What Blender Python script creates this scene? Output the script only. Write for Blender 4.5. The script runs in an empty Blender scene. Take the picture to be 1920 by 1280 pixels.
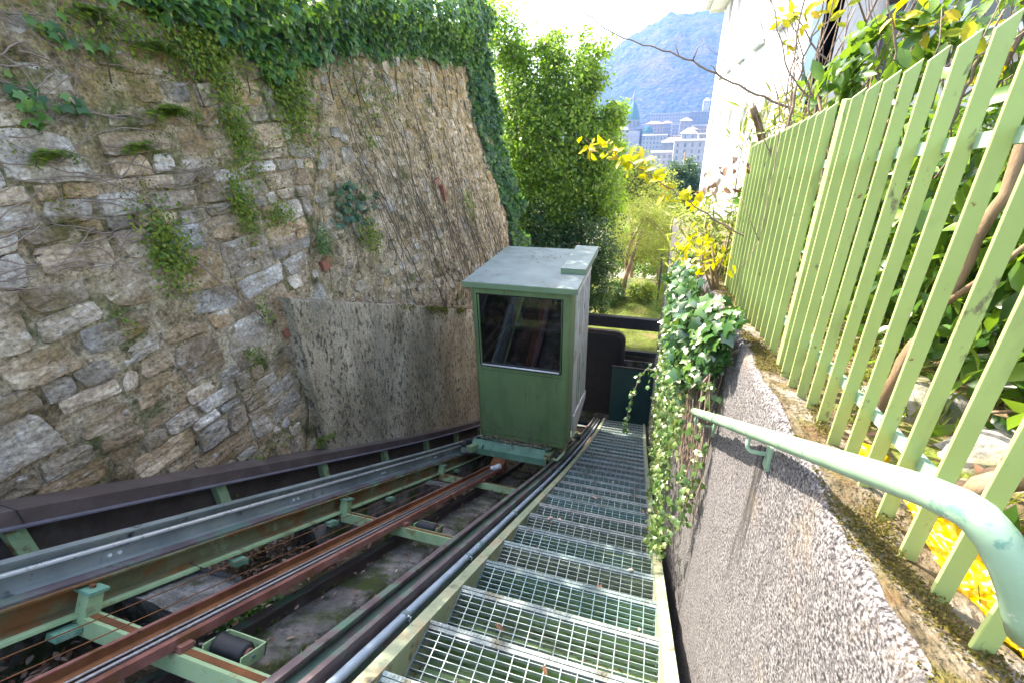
import bpy, math, random
import numpy as np
from mathutils import Vector, Matrix, noise as mn
random.seed(7); rng = np.random.default_rng(7)
PI = math.pi
scene = bpy.context.scene
COL = scene.collection

# ---------------------------------------------------------------- camera
cam_d = bpy.data.cameras.new('camera'); cam = bpy.data.objects.new('camera', cam_d); COL.objects.link(cam)
cam_d.lens = 16.0; cam_d.sensor_width = 36.0; cam_d.clip_start = 0.02; cam_d.clip_end = 8000
_R = ((0.956, 0.104, -0.276), (0.293, -0.414, 0.862), (-0.025, -0.904, -0.426))   # world axes x right, y down, z forward
_X = Vector([r[0] for r in _R]).normalized()
_Z = -Vector([r[2] for r in _R]).normalized()
_Y = _Z.cross(_X).normalized(); _X = _Y.cross(_Z)
cam.matrix_world = Matrix(((_X.x, _Y.x, _Z.x, 0), (_X.y, _Y.y, _Z.y, 0), (_X.z, _Y.z, _Z.z, 0), (0, 0, 0, 1)))
scene.camera = cam

# ---------------------------------------------------------------- light
SUN = Vector((1.0, -0.6, -1.22)).normalized()          # direction the light travels
elev = math.asin(-SUN.z); azim = math.atan2(-SUN.x, -SUN.y)   # compass bearing of the sun from +Y
w = bpy.data.worlds.new('World'); scene.world = w; w.use_nodes = True
nt = w.node_tree; nt.nodes.clear()
sky = nt.nodes.new('ShaderNodeTexSky'); sky.sky_type = 'NISHITA'; sky.sun_disc = False
sky.sun_elevation = elev; sky.sun_rotation = azim; sky.air_density = 1.0; sky.dust_density = 2.5; sky.ozone_density = 1.0
bg = nt.nodes.new('ShaderNodeBackground'); bg.inputs[1].default_value = 0.15
wo = nt.nodes.new('ShaderNodeOutputWorld')
nt.links.new(sky.outputs[0], bg.inputs[0]); nt.links.new(bg.outputs[0], wo.inputs[0])
sd = bpy.data.lights.new('sun', 'SUN'); sd.energy = 3.0; sd.angle = math.radians(0.5); sd.color = (1.0, 0.975, 0.93)
so = bpy.data.objects.new('sun', sd); COL.objects.link(so)
so.rotation_euler = SUN.to_track_quat('-Z', 'Y').to_euler()
vs = scene.view_settings
vs.view_transform = 'Standard'; vs.look = 'None'; vs.gamma = 1.0; vs.use_curve_mapping = False
vs.exposure = 2.95
vs.use_white_balance = True; vs.white_balance_temperature = 7800; vs.white_balance_tint = 8
scene.cycles.max_bounces = 8; scene.cycles.transparent_max_bounces = 12
scene.cycles.volume_bounces = 0

# ---------------------------------------------------------------- materials
MATS = {}
def N(t, kind, **kw):
    n = t.nodes.new(kind)
    for k, v in kw.items(): setattr(n, k, v)
    return n
def mk(name, stops, scale=4.0, stretch=(1, 1, 1), rough=0.7, metal=0.0, bump=0.3, bscale=None, detail=8.0, dist=0.02,
       over=(), rnd=0.0, spec=0.35, lo=0.3, hi=0.7, rot=(0, 0, 0), fine=0, fdist=0.008, coat=0.0):
    """procedural surface: stops = colours from dark to light through fractal noise; over = [(colour, scale, lo, hi, stretch)] stains"""
    m = bpy.data.materials.new(name); m.use_nodes = True; t = m.node_tree; t.nodes.clear()
    out = N(t, 'ShaderNodeOutputMaterial'); p = N(t, 'ShaderNodeBsdfPrincipled')
    t.links.new(p.outputs[0], out.inputs[0])
    g = N(t, 'ShaderNodeNewGeometry')
    def mapped(st, rt=(0, 0, 0)):
        mp = N(t, 'ShaderNodeMapping'); mp.inputs['Scale'].default_value = st; mp.inputs['Rotation'].default_value = rt
        t.links.new(g.outputs['Position'], mp.inputs[0]); return mp.outputs[0]
    base = mapped(stretch, rot)
    n = N(t, 'ShaderNodeTexNoise'); n.inputs['Scale'].default_value = scale; n.inputs['Detail'].default_value = detail
    n.inputs['Roughness'].default_value = 0.62
    t.links.new(base, n.inputs['Vector'])
    r = N(t, 'ShaderNodeValToRGB'); els = r.color_ramp.elements
    k = len(stops)
    for i, c in enumerate(stops):
        pos = lo + (hi - lo) * (i / max(1, k - 1))
        e = els[i] if i < 2 else els.new(pos)
        e.position = pos; e.color = (*c, 1)
    if k == 1: els[1].position = 1.0; els[1].color = (*stops[0], 1)
    t.links.new(n.outputs[0], r.inputs[0]); col = r.outputs[0]
    if rnd > 0:
        oi = N(t, 'ShaderNodeObjectInfo')
        hs = N(t, 'ShaderNodeHueSaturation')
        mr = N(t, 'ShaderNodeMapRange'); mr.inputs[3].default_value = 1 - rnd; mr.inputs[4].default_value = 1 + rnd
        t.links.new(oi.outputs['Random'], mr.inputs[0]); t.links.new(mr.outputs[0], hs.inputs['Value'])
        m2 = N(t, 'ShaderNodeMath', operation='MULTIPLY'); m2.inputs[1].default_value = 7.31
        m3 = N(t, 'ShaderNodeMath', operation='FRACT')
        t.links.new(oi.outputs['Random'], m2.inputs[0]); t.links.new(m2.outputs[0], m3.inputs[0])
        mr2 = N(t, 'ShaderNodeMapRange'); mr2.inputs[3].default_value = 0.45; mr2.inputs[4].default_value = 1.5
        t.links.new(m3.outputs[0], mr2.inputs[0]); t.links.new(mr2.outputs[0], hs.inputs['Saturation'])
        t.links.new(col, hs.inputs['Color']); col = hs.outputs[0]
    for ov in over:
        oc, osc, olo, ohi = ov[:4]; ost = ov[4] if len(ov) > 4 else (1, 1, 1)
        nn = N(t, 'ShaderNodeTexNoise'); nn.inputs['Scale'].default_value = osc; nn.inputs['Detail'].default_value = 6.0
        nn.inputs['Roughness'].default_value = 0.65
        t.links.new(mapped(ost), nn.inputs['Vector'])
        mr = N(t, 'ShaderNodeMapRange'); mr.inputs[1].default_value = olo; mr.inputs[2].default_value = ohi
        t.links.new(nn.outputs[0], mr.inputs[0])
        fac = mr.outputs[0]
        if len(ov) > 5:          # (axis, from, to): weathering that grows along a world axis
            ax, a0, a1 = ov[5]
            sx = N(t, 'ShaderNodeSeparateXYZ'); t.links.new(g.outputs['Position'], sx.inputs[0])
            m4 = N(t, 'ShaderNodeMapRange'); m4.inputs[1].default_value = a0; m4.inputs[2].default_value = a1
            t.links.new(sx.outputs[ax], m4.inputs[0])
            mu = N(t, 'ShaderNodeMath', operation='MULTIPLY')
            t.links.new(fac, mu.inputs[0]); t.links.new(m4.outputs[0], mu.inputs[1]); fac = mu.outputs[0]
        mx = N(t, 'ShaderNodeMix', data_type='RGBA'); mx.inputs[7].default_value = (*oc, 1)
        t.links.new(fac, mx.inputs[0]); t.links.new(col, mx.inputs[6]); col = mx.outputs[2]
    t.links.new(col, p.inputs['Base Color'])
    p.inputs['Metallic'].default_value = metal; p.inputs['Specular IOR Level'].default_value = spec
    rr = N(t, 'ShaderNodeMapRange'); rr.inputs[3].default_value = max(0.05, rough - 0.12); rr.inputs[4].default_value = min(1, rough + 0.12)
    t.links.new(n.outputs[0], rr.inputs[0]); t.links.new(rr.outputs[0], p.inputs['Roughness'])
    if coat: p.inputs['Coat Weight'].default_value = coat
    if bump > 0:
        b = N(t, 'ShaderNodeBump'); b.inputs['Strength'].default_value = bump; b.inputs['Distance'].default_value = dist
        if bscale:
            n2 = N(t, 'ShaderNodeTexNoise'); n2.inputs['Scale'].default_value = bscale; n2.inputs['Detail'].default_value = 6.0
            t.links.new(base, n2.inputs['Vector']); t.links.new(n2.outputs[0], b.inputs['Height'])
        else: t.links.new(n.outputs[0], b.inputs['Height'])
        if fine:
            n3 = N(t, 'ShaderNodeTexNoise'); n3.inputs['Scale'].default_value = fine; n3.inputs['Detail'].default_value = 5.0; n3.inputs['Roughness'].default_value = 0.7
            t.links.new(g.outputs['Position'], n3.inputs['Vector'])
            b2 = N(t, 'ShaderNodeBump'); b2.inputs['Strength'].default_value = 0.8; b2.inputs['Distance'].default_value = fdist
            t.links.new(n3.outputs[0], b2.inputs['Height']); t.links.new(b.outputs[0], b2.inputs['Normal']); b = b2
            mv = N(t, 'ShaderNodeMapRange'); mv.inputs[1].default_value = 0.34; mv.inputs[2].default_value = 0.66; mv.inputs[3].default_value = 0.55; mv.inputs[4].default_value = 1.4
            vm = N(t, 'ShaderNodeVectorMath', operation='SCALE'); t.links.new(n3.outputs[0], mv.inputs[0]); t.links.new(mv.outputs[0], vm.inputs['Scale'])
            t.links.new(col, vm.inputs[0]); t.links.new(vm.outputs[0], p.inputs['Base Color'])
        t.links.new(b.outputs[0], p.inputs['Normal'])
    MATS[name] = m; return m

def mk_leaf(name, stops, rough=0.45, trans=0.4, tcol=(0.35, 0.5, 0.05), spec=0.4):
    """leaf: colour picked per leaf from the attribute 'rnd', thin and partly see-through to the sun"""
    m = bpy.data.materials.new(name); m.use_nodes = True; t = m.node_tree; t.nodes.clear()
    out = N(t, 'ShaderNodeOutputMaterial'); p = N(t, 'ShaderNodeBsdfPrincipled'); tr = N(t, 'ShaderNodeBsdfTranslucent'); mx = N(t, 'ShaderNodeMixShader')
    at = N(t, 'ShaderNodeAttribute', attribute_name='rnd'); r = N(t, 'ShaderNodeValToRGB'); els = r.color_ramp.elements
    for i, c in enumerate(stops):
        pos = i / (len(stops) - 1); e = els[i] if i < 2 else els.new(pos); e.position = pos; e.color = (*c, 1)
    t.links.new(at.outputs['Fac'], r.inputs[0]); t.links.new(r.outputs[0], p.inputs['Base Color'])
    tm = N(t, 'ShaderNodeMix', data_type='RGBA'); tm.inputs[0].default_value = 0.6; tm.inputs[7].default_value = (*tcol, 1)
    t.links.new(r.outputs[0], tm.inputs[6]); t.links.new(tm.outputs[2], tr.inputs[0])
    p.inputs['Roughness'].default_value = rough; p.inputs['Specular IOR Level'].default_value = spec
    mx.inputs[0].default_value = trans
    t.links.new(p.outputs[0], mx.inputs[1]); t.links.new(tr.outputs[0], mx.inputs[2]); t.links.new(mx.outputs[0], out.inputs[0])
    MATS[name] = m; return m

M = MATS
mk('schist', [(0.125, 0.0908, 0.0643), (0.252, 0.188, 0.136), (0.353, 0.274, 0.207), (0.47, 0.383, 0.3), (0.706, 0.603, 0.5)], scale=3.0, stretch=(1.2, 1.0, 2.0), rough=0.9, bump=0.9,
   dist=0.025, bscale=11, rnd=0.36, fine=42, fdist=0.012, lo=0.28, hi=0.72, rot=(0.12, 0, 0), over=[((0.19, 0.125, 0.05), 2.5, 0.46, 0.7), ((0.26, 0.17, 0.05), 3.0, 0.42, 0.62, (1, 1, 1), (2, -0.3, 0.7)), ((0.055, 0.075, 0.015), 5.0, 0.52, 0.66, (1, 1, 1), (2, -1.2, 0.4)),
   ((0.62, 0.6, 0.58), 7.0, 0.6, 0.74, (1, .8, 2.6)), ((0.03, 0.028, 0.025), 11.0, 0.6, 0.72, (1, 1, 2))])
mk('rubble', [(0.117, 0.0953, 0.0625), (0.247, 0.197, 0.131), (0.364, 0.305, 0.225), (0.546, 0.483, 0.4)], scale=7, rough=0.95, bump=1.0, dist=0.03, bscale=18, rnd=0.28, fine=45, fdist=0.015,
   over=[((0.2, 0.14, 0.06), 3.0, 0.45, 0.7), ((0.05, 0.07, 0.015), 4.0, 0.55, 0.72, (1, 1, 1), (2, -1.8, 0.8))])
mk('mortar', [(0.124, 0.0887, 0.0446), (0.265, 0.199, 0.119), (0.404, 0.318, 0.216), (0.574, 0.473, 0.356)], scale=6, rough=0.95, bump=1.0, dist=0.04, bscale=16, fine=48, fdist=0.018,
   over=[((0.3, 0.2, 0.06), 2.2, 0.45, 0.65, (1, 1, 1), (2, -0.8, 0.6)), ((0.06, 0.08, 0.014), 2.6, 0.53, 0.68), ((0.05, 0.035, 0.022), 9.0, 0.55, 0.7)])
mk('render_old', [(0.167, 0.134, 0.0847), (0.283, 0.229, 0.154), (0.4, 0.332, 0.239), (0.55, 0.467, 0.354)], scale=2.0, stretch=(1, 1, .6), rough=0.92, bump=0.8, bscale=60, dist=0.012, fine=70, fdist=0.008,
   over=[((0.06, 0.05, 0.036), 26, 0.5, 0.62, (1, 1, 0.5)), ((0.2, 0.18, 0.14), 1.6, 0.5, 0.75, (1, 1, 0.3)), ((0.4, 0.38, 0.33), 40, 0.58, 0.7)])
mk('pebbledash', [(0.0122, 0.0118, 0.014), (0.0612, 0.0577, 0.0638), (0.116, 0.111, 0.12), (0.208, 0.201, 0.213)], scale=150, rough=0.9, bump=0.8, dist=0.004, detail=4, lo=0.38, hi=0.6,
   over=[((0.03, 0.028, 0.03), 4.5, 0.57, 0.66, (1, 2.2, .16)), ((0.2, 0.15, 0.09), 3.0, 0.55, 0.75, (1, 1, 1), (2, -1.6, -0.5)), ((0.36, 0.34, 0.34), 60, 0.62, 0.7)])
mk('mossy_cap', [(0.04, 0.032, 0.02), (0.104, 0.08, 0.048), (0.176, 0.152, 0.12), (0.288, 0.264, 0.248)], scale=9, rough=0.95, bump=1.0, dist=0.02, bscale=60,
   over=[((0.1, 0.09, 0.015), 7.0, 0.52, 0.6), ((0.1, 0.06, 0.03), 14, 0.5, 0.66)])
mk('concrete', [(0.0405, 0.039, 0.0364), (0.115, 0.104, 0.0975), (0.23, 0.208, 0.195)], scale=5, rough=0.9, bump=0.7, bscale=45, dist=0.012,
   over=[((0.035, 0.05, 0.008), 3.2, 0.46, 0.58), ((0.03, 0.025, 0.02), 12, 0.52, 0.68)])
mk('soil', [(0.0329, 0.0224, 0.0145), (0.0972, 0.0644, 0.0396), (0.194, 0.133, 0.0858), (0.359, 0.265, 0.198)], scale=7, rough=0.97, bump=1.0, dist=0.04, bscale=30, fine=60, fdist=0.012,
   over=[((0.035, 0.055, 0.008), 3.0, 0.52, 0.64), ((0.16, 0.07, 0.03), 22, 0.6, 0.7)])
mk('garden_soil', [(0.05, 0.04, 0.02), (0.14, 0.1, 0.055), (0.27, 0.2, 0.12)], scale=9, rough=0.97, bump=1.0, dist=0.03, bscale=35,
   over=[((0.09, 0.12, 0.015), 3.0, 0.48, 0.6)])
mk('turf', [(0.03, 0.045, 0.008), (0.07, 0.1, 0.015), (0.12, 0.15, 0.03)], scale=3, rough=0.95, bump=0.8, bscale=30, dist=0.04, fine=14, fdist=0.05, over=[((0.14, 0.12, 0.05), 2.2, 0.52, 0.66)])
mk('fence_paint', [(0.302, 0.378, 0.141), (0.353, 0.435, 0.167), (0.386, 0.472, 0.185)], scale=2.0, rough=0.42, bump=0.1, bscale=40, dist=0.004, spec=0.45,
   over=[((0.2, 0.25, 0.1), 7.0, 0.56, 0.7, (1, 1, .3)), ((0.16, 0.15, 0.09), 26, 0.62, 0.68, (1, 1, .5)), ((0.2, 0.1, 0.05), 34, 0.68, 0.71)])
mk('rail_paint', [(0.16, 0.267, 0.18), (0.216, 0.335, 0.238), (0.28, 0.396, 0.295)], scale=5.0, rough=0.38, bump=0.25, bscale=25, dist=0.004, spec=0.5,
   over=[((0.1, 0.22, 0.17), 16, 0.58, 0.62, (1, 1, 1)), ((0.42, 0.46, 0.42), 22, 0.62, 0.66), ((0.22, 0.1, 0.05), 26, 0.67, 0.7)])
mk('green_paint', [(0.2, 0.3, 0.15), (0.28, 0.4, 0.22), (0.34, 0.47, 0.28)], scale=4.0, rough=0.55, bump=0.25, bscale=30, dist=0.005,
   over=[((0.17, 0.075, 0.03), 7, 0.54, 0.66), ((0.32, 0.33, 0.14), 13, 0.6, 0.7), ((0.04, 0.035, 0.03), 20, 0.62, 0.72)])
mk('teal_paint', [(0.08, 0.19, 0.13), (0.12, 0.26, 0.18), (0.17, 0.33, 0.24)], scale=4.0, rough=0.5, bump=0.25, bscale=30, dist=0.005,
   over=[((0.14, 0.07, 0.04), 6, 0.58, 0.68), ((0.25, 0.33, 0.28), 16, 0.6, 0.72)])
mk('stringer_paint', [(0.17, 0.21, 0.14), (0.25, 0.29, 0.2), (0.34, 0.36, 0.26)], scale=5.0, rough=0.6, bump=0.3, bscale=35, dist=0.005,
   over=[((0.3, 0.24, 0.15), 5, 0.5, 0.66), ((0.1, 0.1, 0.075), 14, 0.56, 0.68), ((0.5, 0.5, 0.46), 30, 0.66, 0.72)])
mk('web_rust', [(0.1, 0.1, 0.05), (0.16, 0.15, 0.08), (0.2, 0.2, 0.12)], scale=4, stretch=(1, 1, 1), rough=0.7, bump=0.4, bscale=30, dist=0.006,
   over=[((0.2, 0.085, 0.03), 6, 0.47, 0.6), ((0.25, 0.34, 0.22), 5, 0.58, 0.7)])
mk('channel_steel', [(0.149, 0.179, 0.186), (0.254, 0.292, 0.296), (0.344, 0.374, 0.373)], scale=3, rough=0.42, metal=0.35, bump=0.15, bscale=40, dist=0.003,
   over=[((0.06, 0.055, 0.06), 10, 0.58, 0.7), ((0.27, 0.3, 0.22), 4, 0.58, 0.7)])
mk('purple_rust', [(0.08, 0.06, 0.065), (0.13, 0.1, 0.11), (0.19, 0.15, 0.16)], scale=5, rough=0.55, metal=0.2, bump=0.3, bscale=40, dist=0.004,
   over=[((0.09, 0.17, 0.13), 5, 0.5, 0.62), ((0.06, 0.035, 0.025), 12, 0.58, 0.7)])
mk('dark_green_metal', [(0.04, 0.07, 0.055), (0.07, 0.12, 0.09), (0.1, 0.15, 0.12)], scale=4, rough=0.45, metal=0.2, bump=0.2, bscale=30, dist=0.004,
   over=[((0.1, 0.075, 0.075), 5, 0.5, 0.62)])
mk('red_oxide', [(0.128, 0.0495, 0.0385), (0.208, 0.0825, 0.066), (0.288, 0.143, 0.121)], scale=5, rough=0.6, bump=0.3, bscale=40, dist=0.004,
   over=[((0.12, 0.05, 0.02), 7, 0.52, 0.64), ((0.06, 0.035, 0.03), 16, 0.6, 0.7)])
mk('orange_rust', [(0.07, 0.025, 0.012), (0.16, 0.06, 0.022), (0.25, 0.1, 0.04)], scale=5, rough=0.85, bump=0.6, bscale=35, dist=0.006)
mk('tray_brown', [(0.0688, 0.048, 0.0432), (0.0938, 0.0672, 0.06), (0.125, 0.096, 0.0864)], scale=6, rough=0.55, bump=0.15, bscale=40, dist=0.003,
   over=[((0.2, 0.18, 0.16), 25, 0.68, 0.72), ((0.15, 0.13, 0.12), 3.5, 0.55, 0.75)])
mk('tray_lip', [(0.22, 0.2, 0.25), (0.32, 0.3, 0.36)], scale=6, rough=0.35, metal=0.5, bump=0.1)
mk('cabin_green', [(0.15, 0.235, 0.105), (0.175, 0.27, 0.12), (0.195, 0.3, 0.14)], scale=1.6, rough=0.4, bump=0.05, bscale=6, dist=0.006, spec=0.45,
   over=[((0.1, 0.165, 0.07), 3.0, 0.5, 0.75, (1, 1, .35)), ((0.12, 0.12, 0.08), 16, 0.6, 0.72, (1, 1, .12)), ((0.28, 0.33, 0.22), 34, 0.66, 0.7), ((0.1, 0.09, 0.05), 5, 0.5, 0.7, (1, 1, 1), (2, -3.5, -4.1))])
mk('cabin_roof', [(0.15, 0.19, 0.185), (0.2, 0.245, 0.24), (0.25, 0.295, 0.29)], scale=3, rough=0.5, bump=0.1, bscale=20, dist=0.004,
   over=[((0.12, 0.13, 0.11), 5, 0.52, 0.75), ((0.07, 0.05, 0.04), 24, 0.67, 0.72)])
mk('fascia', [(0.16, 0.24, 0.14), (0.2, 0.29, 0.17)], scale=4, rough=0.5, bump=0.1)
mk('aluminium', [(0.72, 0.71, 0.68), (0.84, 0.83, 0.8)], scale=6, rough=0.4, metal=0.0, bump=0.1, over=[((0.2, 0.18, 0.15), 8, 0.55, 0.75, (1, 1, .4))])
mk('chrome', [(0.7, 0.7, 0.72), (0.8, 0.8, 0.82)], scale=6, rough=0.25, metal=0.0, bump=0.0, spec=0.9)
mk('steel_bright', [(0.62, 0.64, 0.68), (0.78, 0.8, 0.84)], scale=20, rough=0.3, metal=0.4, bump=0.0)
mk('pier_concrete', [(0.07, 0.065, 0.06), (0.15, 0.14, 0.13), (0.26, 0.25, 0.25)], scale=9, rough=0.9, bump=0.9, bscale=45, fine=80, dist=0.015, over=[((0.04, 0.045, 0.015), 4, 0.52, 0.66)])
mk('nosing_steel', [(0.11, 0.15, 0.16), (0.17, 0.215, 0.22), (0.24, 0.29, 0.3)], scale=11, rough=0.6, metal=0.1, bump=0.2, bscale=50, dist=0.002, rnd=0.14, fine=90, fdist=0.001,
   over=[((0.09, 0.09, 0.07), 6, 0.55, 0.68), ((0.3, 0.33, 0.33), 18, 0.62, 0.7)])
mk('galvanised', [(0.13, 0.185, 0.2), (0.19, 0.255, 0.27), (0.27, 0.335, 0.35)], rnd=0.14, scale=14, rough=0.42, metal=0.35, bump=0.15, bscale=60, dist=0.002,
   over=[((0.16, 0.16, 0.15), 7, 0.56, 0.75)])
mk('pan_green', [(0.11, 0.18, 0.08), (0.19, 0.29, 0.13), (0.27, 0.38, 0.19)], scale=4, rough=0.7, bump=0.4, bscale=30, dist=0.006,
   over=[((0.09, 0.07, 0.04), 5, 0.56, 0.7), ((0.06, 0.1, 0.02), 9, 0.58, 0.7)])
mk('conduit_blue', [(0.187, 0.242, 0.308), (0.242, 0.308, 0.385), (0.308, 0.374, 0.451)], scale=5, rough=0.4, bump=0.08, over=[((0.12, 0.13, 0.13), 9, 0.58, 0.75)])
mk('cable_steel', [(0.2, 0.2, 0.22), (0.42, 0.42, 0.45)], scale=120, stretch=(1, .4, .4), rough=0.4, metal=0.7, bump=0.6, dist=0.002)
mk('rubber', [(0.012, 0.012, 0.013), (0.025, 0.025, 0.027)], scale=9, rough=0.55, bump=0.15)
mk('black_metal', [(0.02, 0.02, 0.022), (0.035, 0.034, 0.036)], scale=4, rough=0.6, bump=0.15, over=[((0.06, 0.05, 0.045), 8, 0.58, 0.75)])
mk('gate_teal', [(0.02, 0.06, 0.065), (0.03, 0.08, 0.085)], scale=3, rough=0.5, bump=0.1)
mk('tape', [(0.55, 0.55, 0.6), (0.75, 0.75, 0.8)], scale=30, rough=0.45, bump=0.5, dist=0.006)
mk('bark', [(0.1, 0.065, 0.035), (0.21, 0.14, 0.085), (0.34, 0.25, 0.18)], scale=14, stretch=(1, 1, .25), rough=0.9, bump=0.9, dist=0.012)
mk('twig', [(0.16, 0.11, 0.085), (0.3, 0.22, 0.18)], scale=20, rough=0.8, bump=0.4)
mk('stem_dry', [(0.06, 0.042, 0.026), (0.16, 0.115, 0.075)], scale=20, rough=0.9, bump=0.3)
mk('rock', [(0.14, 0.135, 0.13), (0.28, 0.27, 0.26), (0.42, 0.41, 0.4)], scale=7, rough=0.9, bump=0.9, dist=0.03, over=[((0.09, 0.09, 0.03), 5, 0.5, 0.66)])
mk('yellow_plastic', [(0.6, 0.32, 0.002), (0.68, 0.4, 0.004)], scale=4, rough=0.35, bump=0.2, bscale=18, dist=0.02, spec=0.5)
mk('brick_red', [(0.2, 0.075, 0.05), (0.32, 0.12, 0.085)], scale=14, rough=0.9, bump=0.6, dist=0.008)
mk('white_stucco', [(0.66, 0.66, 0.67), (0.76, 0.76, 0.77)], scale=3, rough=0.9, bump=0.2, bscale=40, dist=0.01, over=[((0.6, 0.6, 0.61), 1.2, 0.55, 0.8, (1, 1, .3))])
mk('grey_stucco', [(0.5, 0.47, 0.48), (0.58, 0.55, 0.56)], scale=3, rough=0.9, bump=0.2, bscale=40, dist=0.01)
mk('pilaster_shade', [(0.42, 0.55, 0.62), (0.5, 0.62, 0.68)], scale=3, rough=0.7, bump=0.1)  # bluish shade of the villa's corner pilaster, put into the colour
mk('slate', [(0.3, 0.36, 0.4), (0.38, 0.44, 0.48)], scale=6, rough=0.6, bump=0.2)
mk('drainpipe', [(0.045, 0.04, 0.042), (0.07, 0.065, 0.068)], scale=6, rough=0.45, metal=0.3, bump=0.1)
mk('window_dark', [(0.03, 0.035, 0.04), (0.06, 0.065, 0.07)], scale=3, rough=0.15, bump=0.0, spec=0.6)
mk('far_window', [(0.12, 0.12, 0.13), (0.22, 0.22, 0.23)], scale=.3, rough=0.3, bump=0.0)
mk('far_wall_white', [(0.289, 0.272, 0.279), (0.391, 0.374, 0.378)], scale=0.4, rough=0.9, bump=0.0)
mk('far_wall_ochre', [(0.33, 0.27, 0.21), (0.42, 0.35, 0.27)], scale=0.4, rough=0.9, bump=0.0)
mk('far_wall_rose', [(0.33, 0.24, 0.22), (0.42, 0.32, 0.3)], scale=0.4, rough=0.9, bump=0.0)
mk('far_stone', [(0.2, 0.2, 0.2), (0.3, 0.29, 0.29)], scale=0.4, rough=0.9, bump=0.0)
mk('far_roof', [(0.2, 0.12, 0.09), (0.3, 0.2, 0.16)], scale=0.8, rough=0.9, bump=0.0)
mk('far_roof_light', [(0.4, 0.38, 0.37), (0.55, 0.53, 0.5)], scale=0.8, rough=0.8, bump=0.0)
mk('copper_green', [(0.05, 0.14, 0.13), (0.08, 0.2, 0.18)], scale=0.5, rough=0.7, bump=0.0)
mk('valley', [(0.05, 0.06, 0.03), (0.12, 0.12, 0.07), (0.25, 0.23, 0.18)], scale=0.05, rough=1, bump=0.0)
mk('forest_hill', [(0.01, 0.02, 0.01), (0.03, 0.035, 0.02), (0.06, 0.045, 0.04), (0.1, 0.07, 0.065)], scale=0.02, rough=1.0, bump=1.0, bscale=0.12, dist=8, detail=12,
   over=[((0.015, 0.035, 0.012), 0.006, 0.47, 0.56), ((0.15, 0.11, 0.095), 0.1, 0.55, 0.7), ((0.008, 0.014, 0.006), 0.14, 0.56, 0.68)])
mk_leaf('ivy_leaf', [(0.012, 0.045, 0.018), (0.022, 0.085, 0.025), (0.045, 0.14, 0.03), (0.11, 0.22, 0.03), (0.1, 0.2, 0.06)], rough=0.38, trans=0.28, tcol=(0.25, 0.5, 0.04))
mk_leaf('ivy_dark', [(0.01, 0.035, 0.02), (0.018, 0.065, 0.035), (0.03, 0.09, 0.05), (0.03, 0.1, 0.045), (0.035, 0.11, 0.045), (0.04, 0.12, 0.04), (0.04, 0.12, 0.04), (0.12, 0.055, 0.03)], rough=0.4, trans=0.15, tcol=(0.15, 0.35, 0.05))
mk_leaf('ivy_mid', [(0.01, 0.04, 0.018), (0.018, 0.07, 0.03), (0.03, 0.1, 0.03), (0.05, 0.13, 0.03), (0.09, 0.17, 0.03)], rough=0.4, trans=0.3, tcol=(0.2, 0.45, 0.05))
mk_leaf('ivy_gloss', [(0.012, 0.04, 0.016), (0.02, 0.065, 0.022), (0.035, 0.1, 0.03), (0.08, 0.17, 0.03)], rough=0.22, trans=0.2, tcol=(0.25, 0.45, 0.04), spec=0.8)
mk_leaf('ivy_pale', [(0.02, 0.06, 0.015), (0.04, 0.1, 0.025), (0.09, 0.16, 0.045), (0.22, 0.26, 0.12)], rough=0.35, trans=0.25, tcol=(0.4, 0.5, 0.1), spec=0.6)
mk_leaf('laurel_leaf', [(0.012, 0.04, 0.01), (0.03, 0.09, 0.015), (0.06, 0.14, 0.02), (0.12, 0.2, 0.03)], rough=0.3, trans=0.3, tcol=(0.35, 0.6, 0.04), spec=0.5)
mk_leaf('tree_leaf', [(0.035, 0.085, 0.012), (0.07, 0.14, 0.016), (0.12, 0.19, 0.02), (0.2, 0.25, 0.03)], rough=0.4, trans=0.5, tcol=(0.42, 0.74, 0.05), spec=0.5)
mk_leaf('tree_dark', [(0.01, 0.035, 0.012), (0.02, 0.06, 0.02), (0.04, 0.1, 0.03)], rough=0.4, trans=0.25, tcol=(0.25, 0.45, 0.04))
mk_leaf('bamboo_leaf', [(0.08, 0.13, 0.02), (0.13, 0.18, 0.03), (0.2, 0.24, 0.05), (0.28, 0.28, 0.09)], rough=0.5, trans=0.4, tcol=(0.45, 0.55, 0.08))
mk_leaf('yellow_leaf', [(0.16, 0.24, 0.02), (0.34, 0.36, 0.015), (0.48, 0.42, 0.01), (0.55, 0.46, 0.01), (0.42, 0.24, 0.02)], rough=0.45, trans=0.45, tcol=(0.75, 0.7, 0.01))
mk_leaf('fern_leaf', [(0.03, 0.07, 0.01), (0.08, 0.15, 0.012), (0.15, 0.22, 0.015), (0.25, 0.24, 0.02)], rough=0.55, trans=0.35, tcol=(0.3, 0.45, 0.03))
mk_leaf('moss_leaf', [(0.04, 0.03, 0.01), (0.08, 0.07, 0.012), (0.1, 0.09, 0.012), (0.15, 0.09, 0.04)], rough=0.8, trans=0.2, tcol=(0.3, 0.3, 0.02))
mk_leaf('moss_green', [(0.05, 0.06, 0.008), (0.1, 0.12, 0.01), (0.16, 0.17, 0.015), (0.2, 0.14, 0.03)], rough=0.8, trans=0.25, tcol=(0.3, 0.35, 0.02))
mk_leaf('dead_leaf', [(0.09, 0.035, 0.018), (0.2, 0.1, 0.06), (0.33, 0.22, 0.17), (0.42, 0.34, 0.3)], rough=0.7, trans=0.1, tcol=(0.4, 0.2, 0.1))
mk_leaf('grass_leaf', [(0.06, 0.09, 0.01), (0.11, 0.16, 0.018), (0.18, 0.22, 0.03)], rough=0.6, trans=0.4, tcol=(0.4, 0.5, 0.03))
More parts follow.
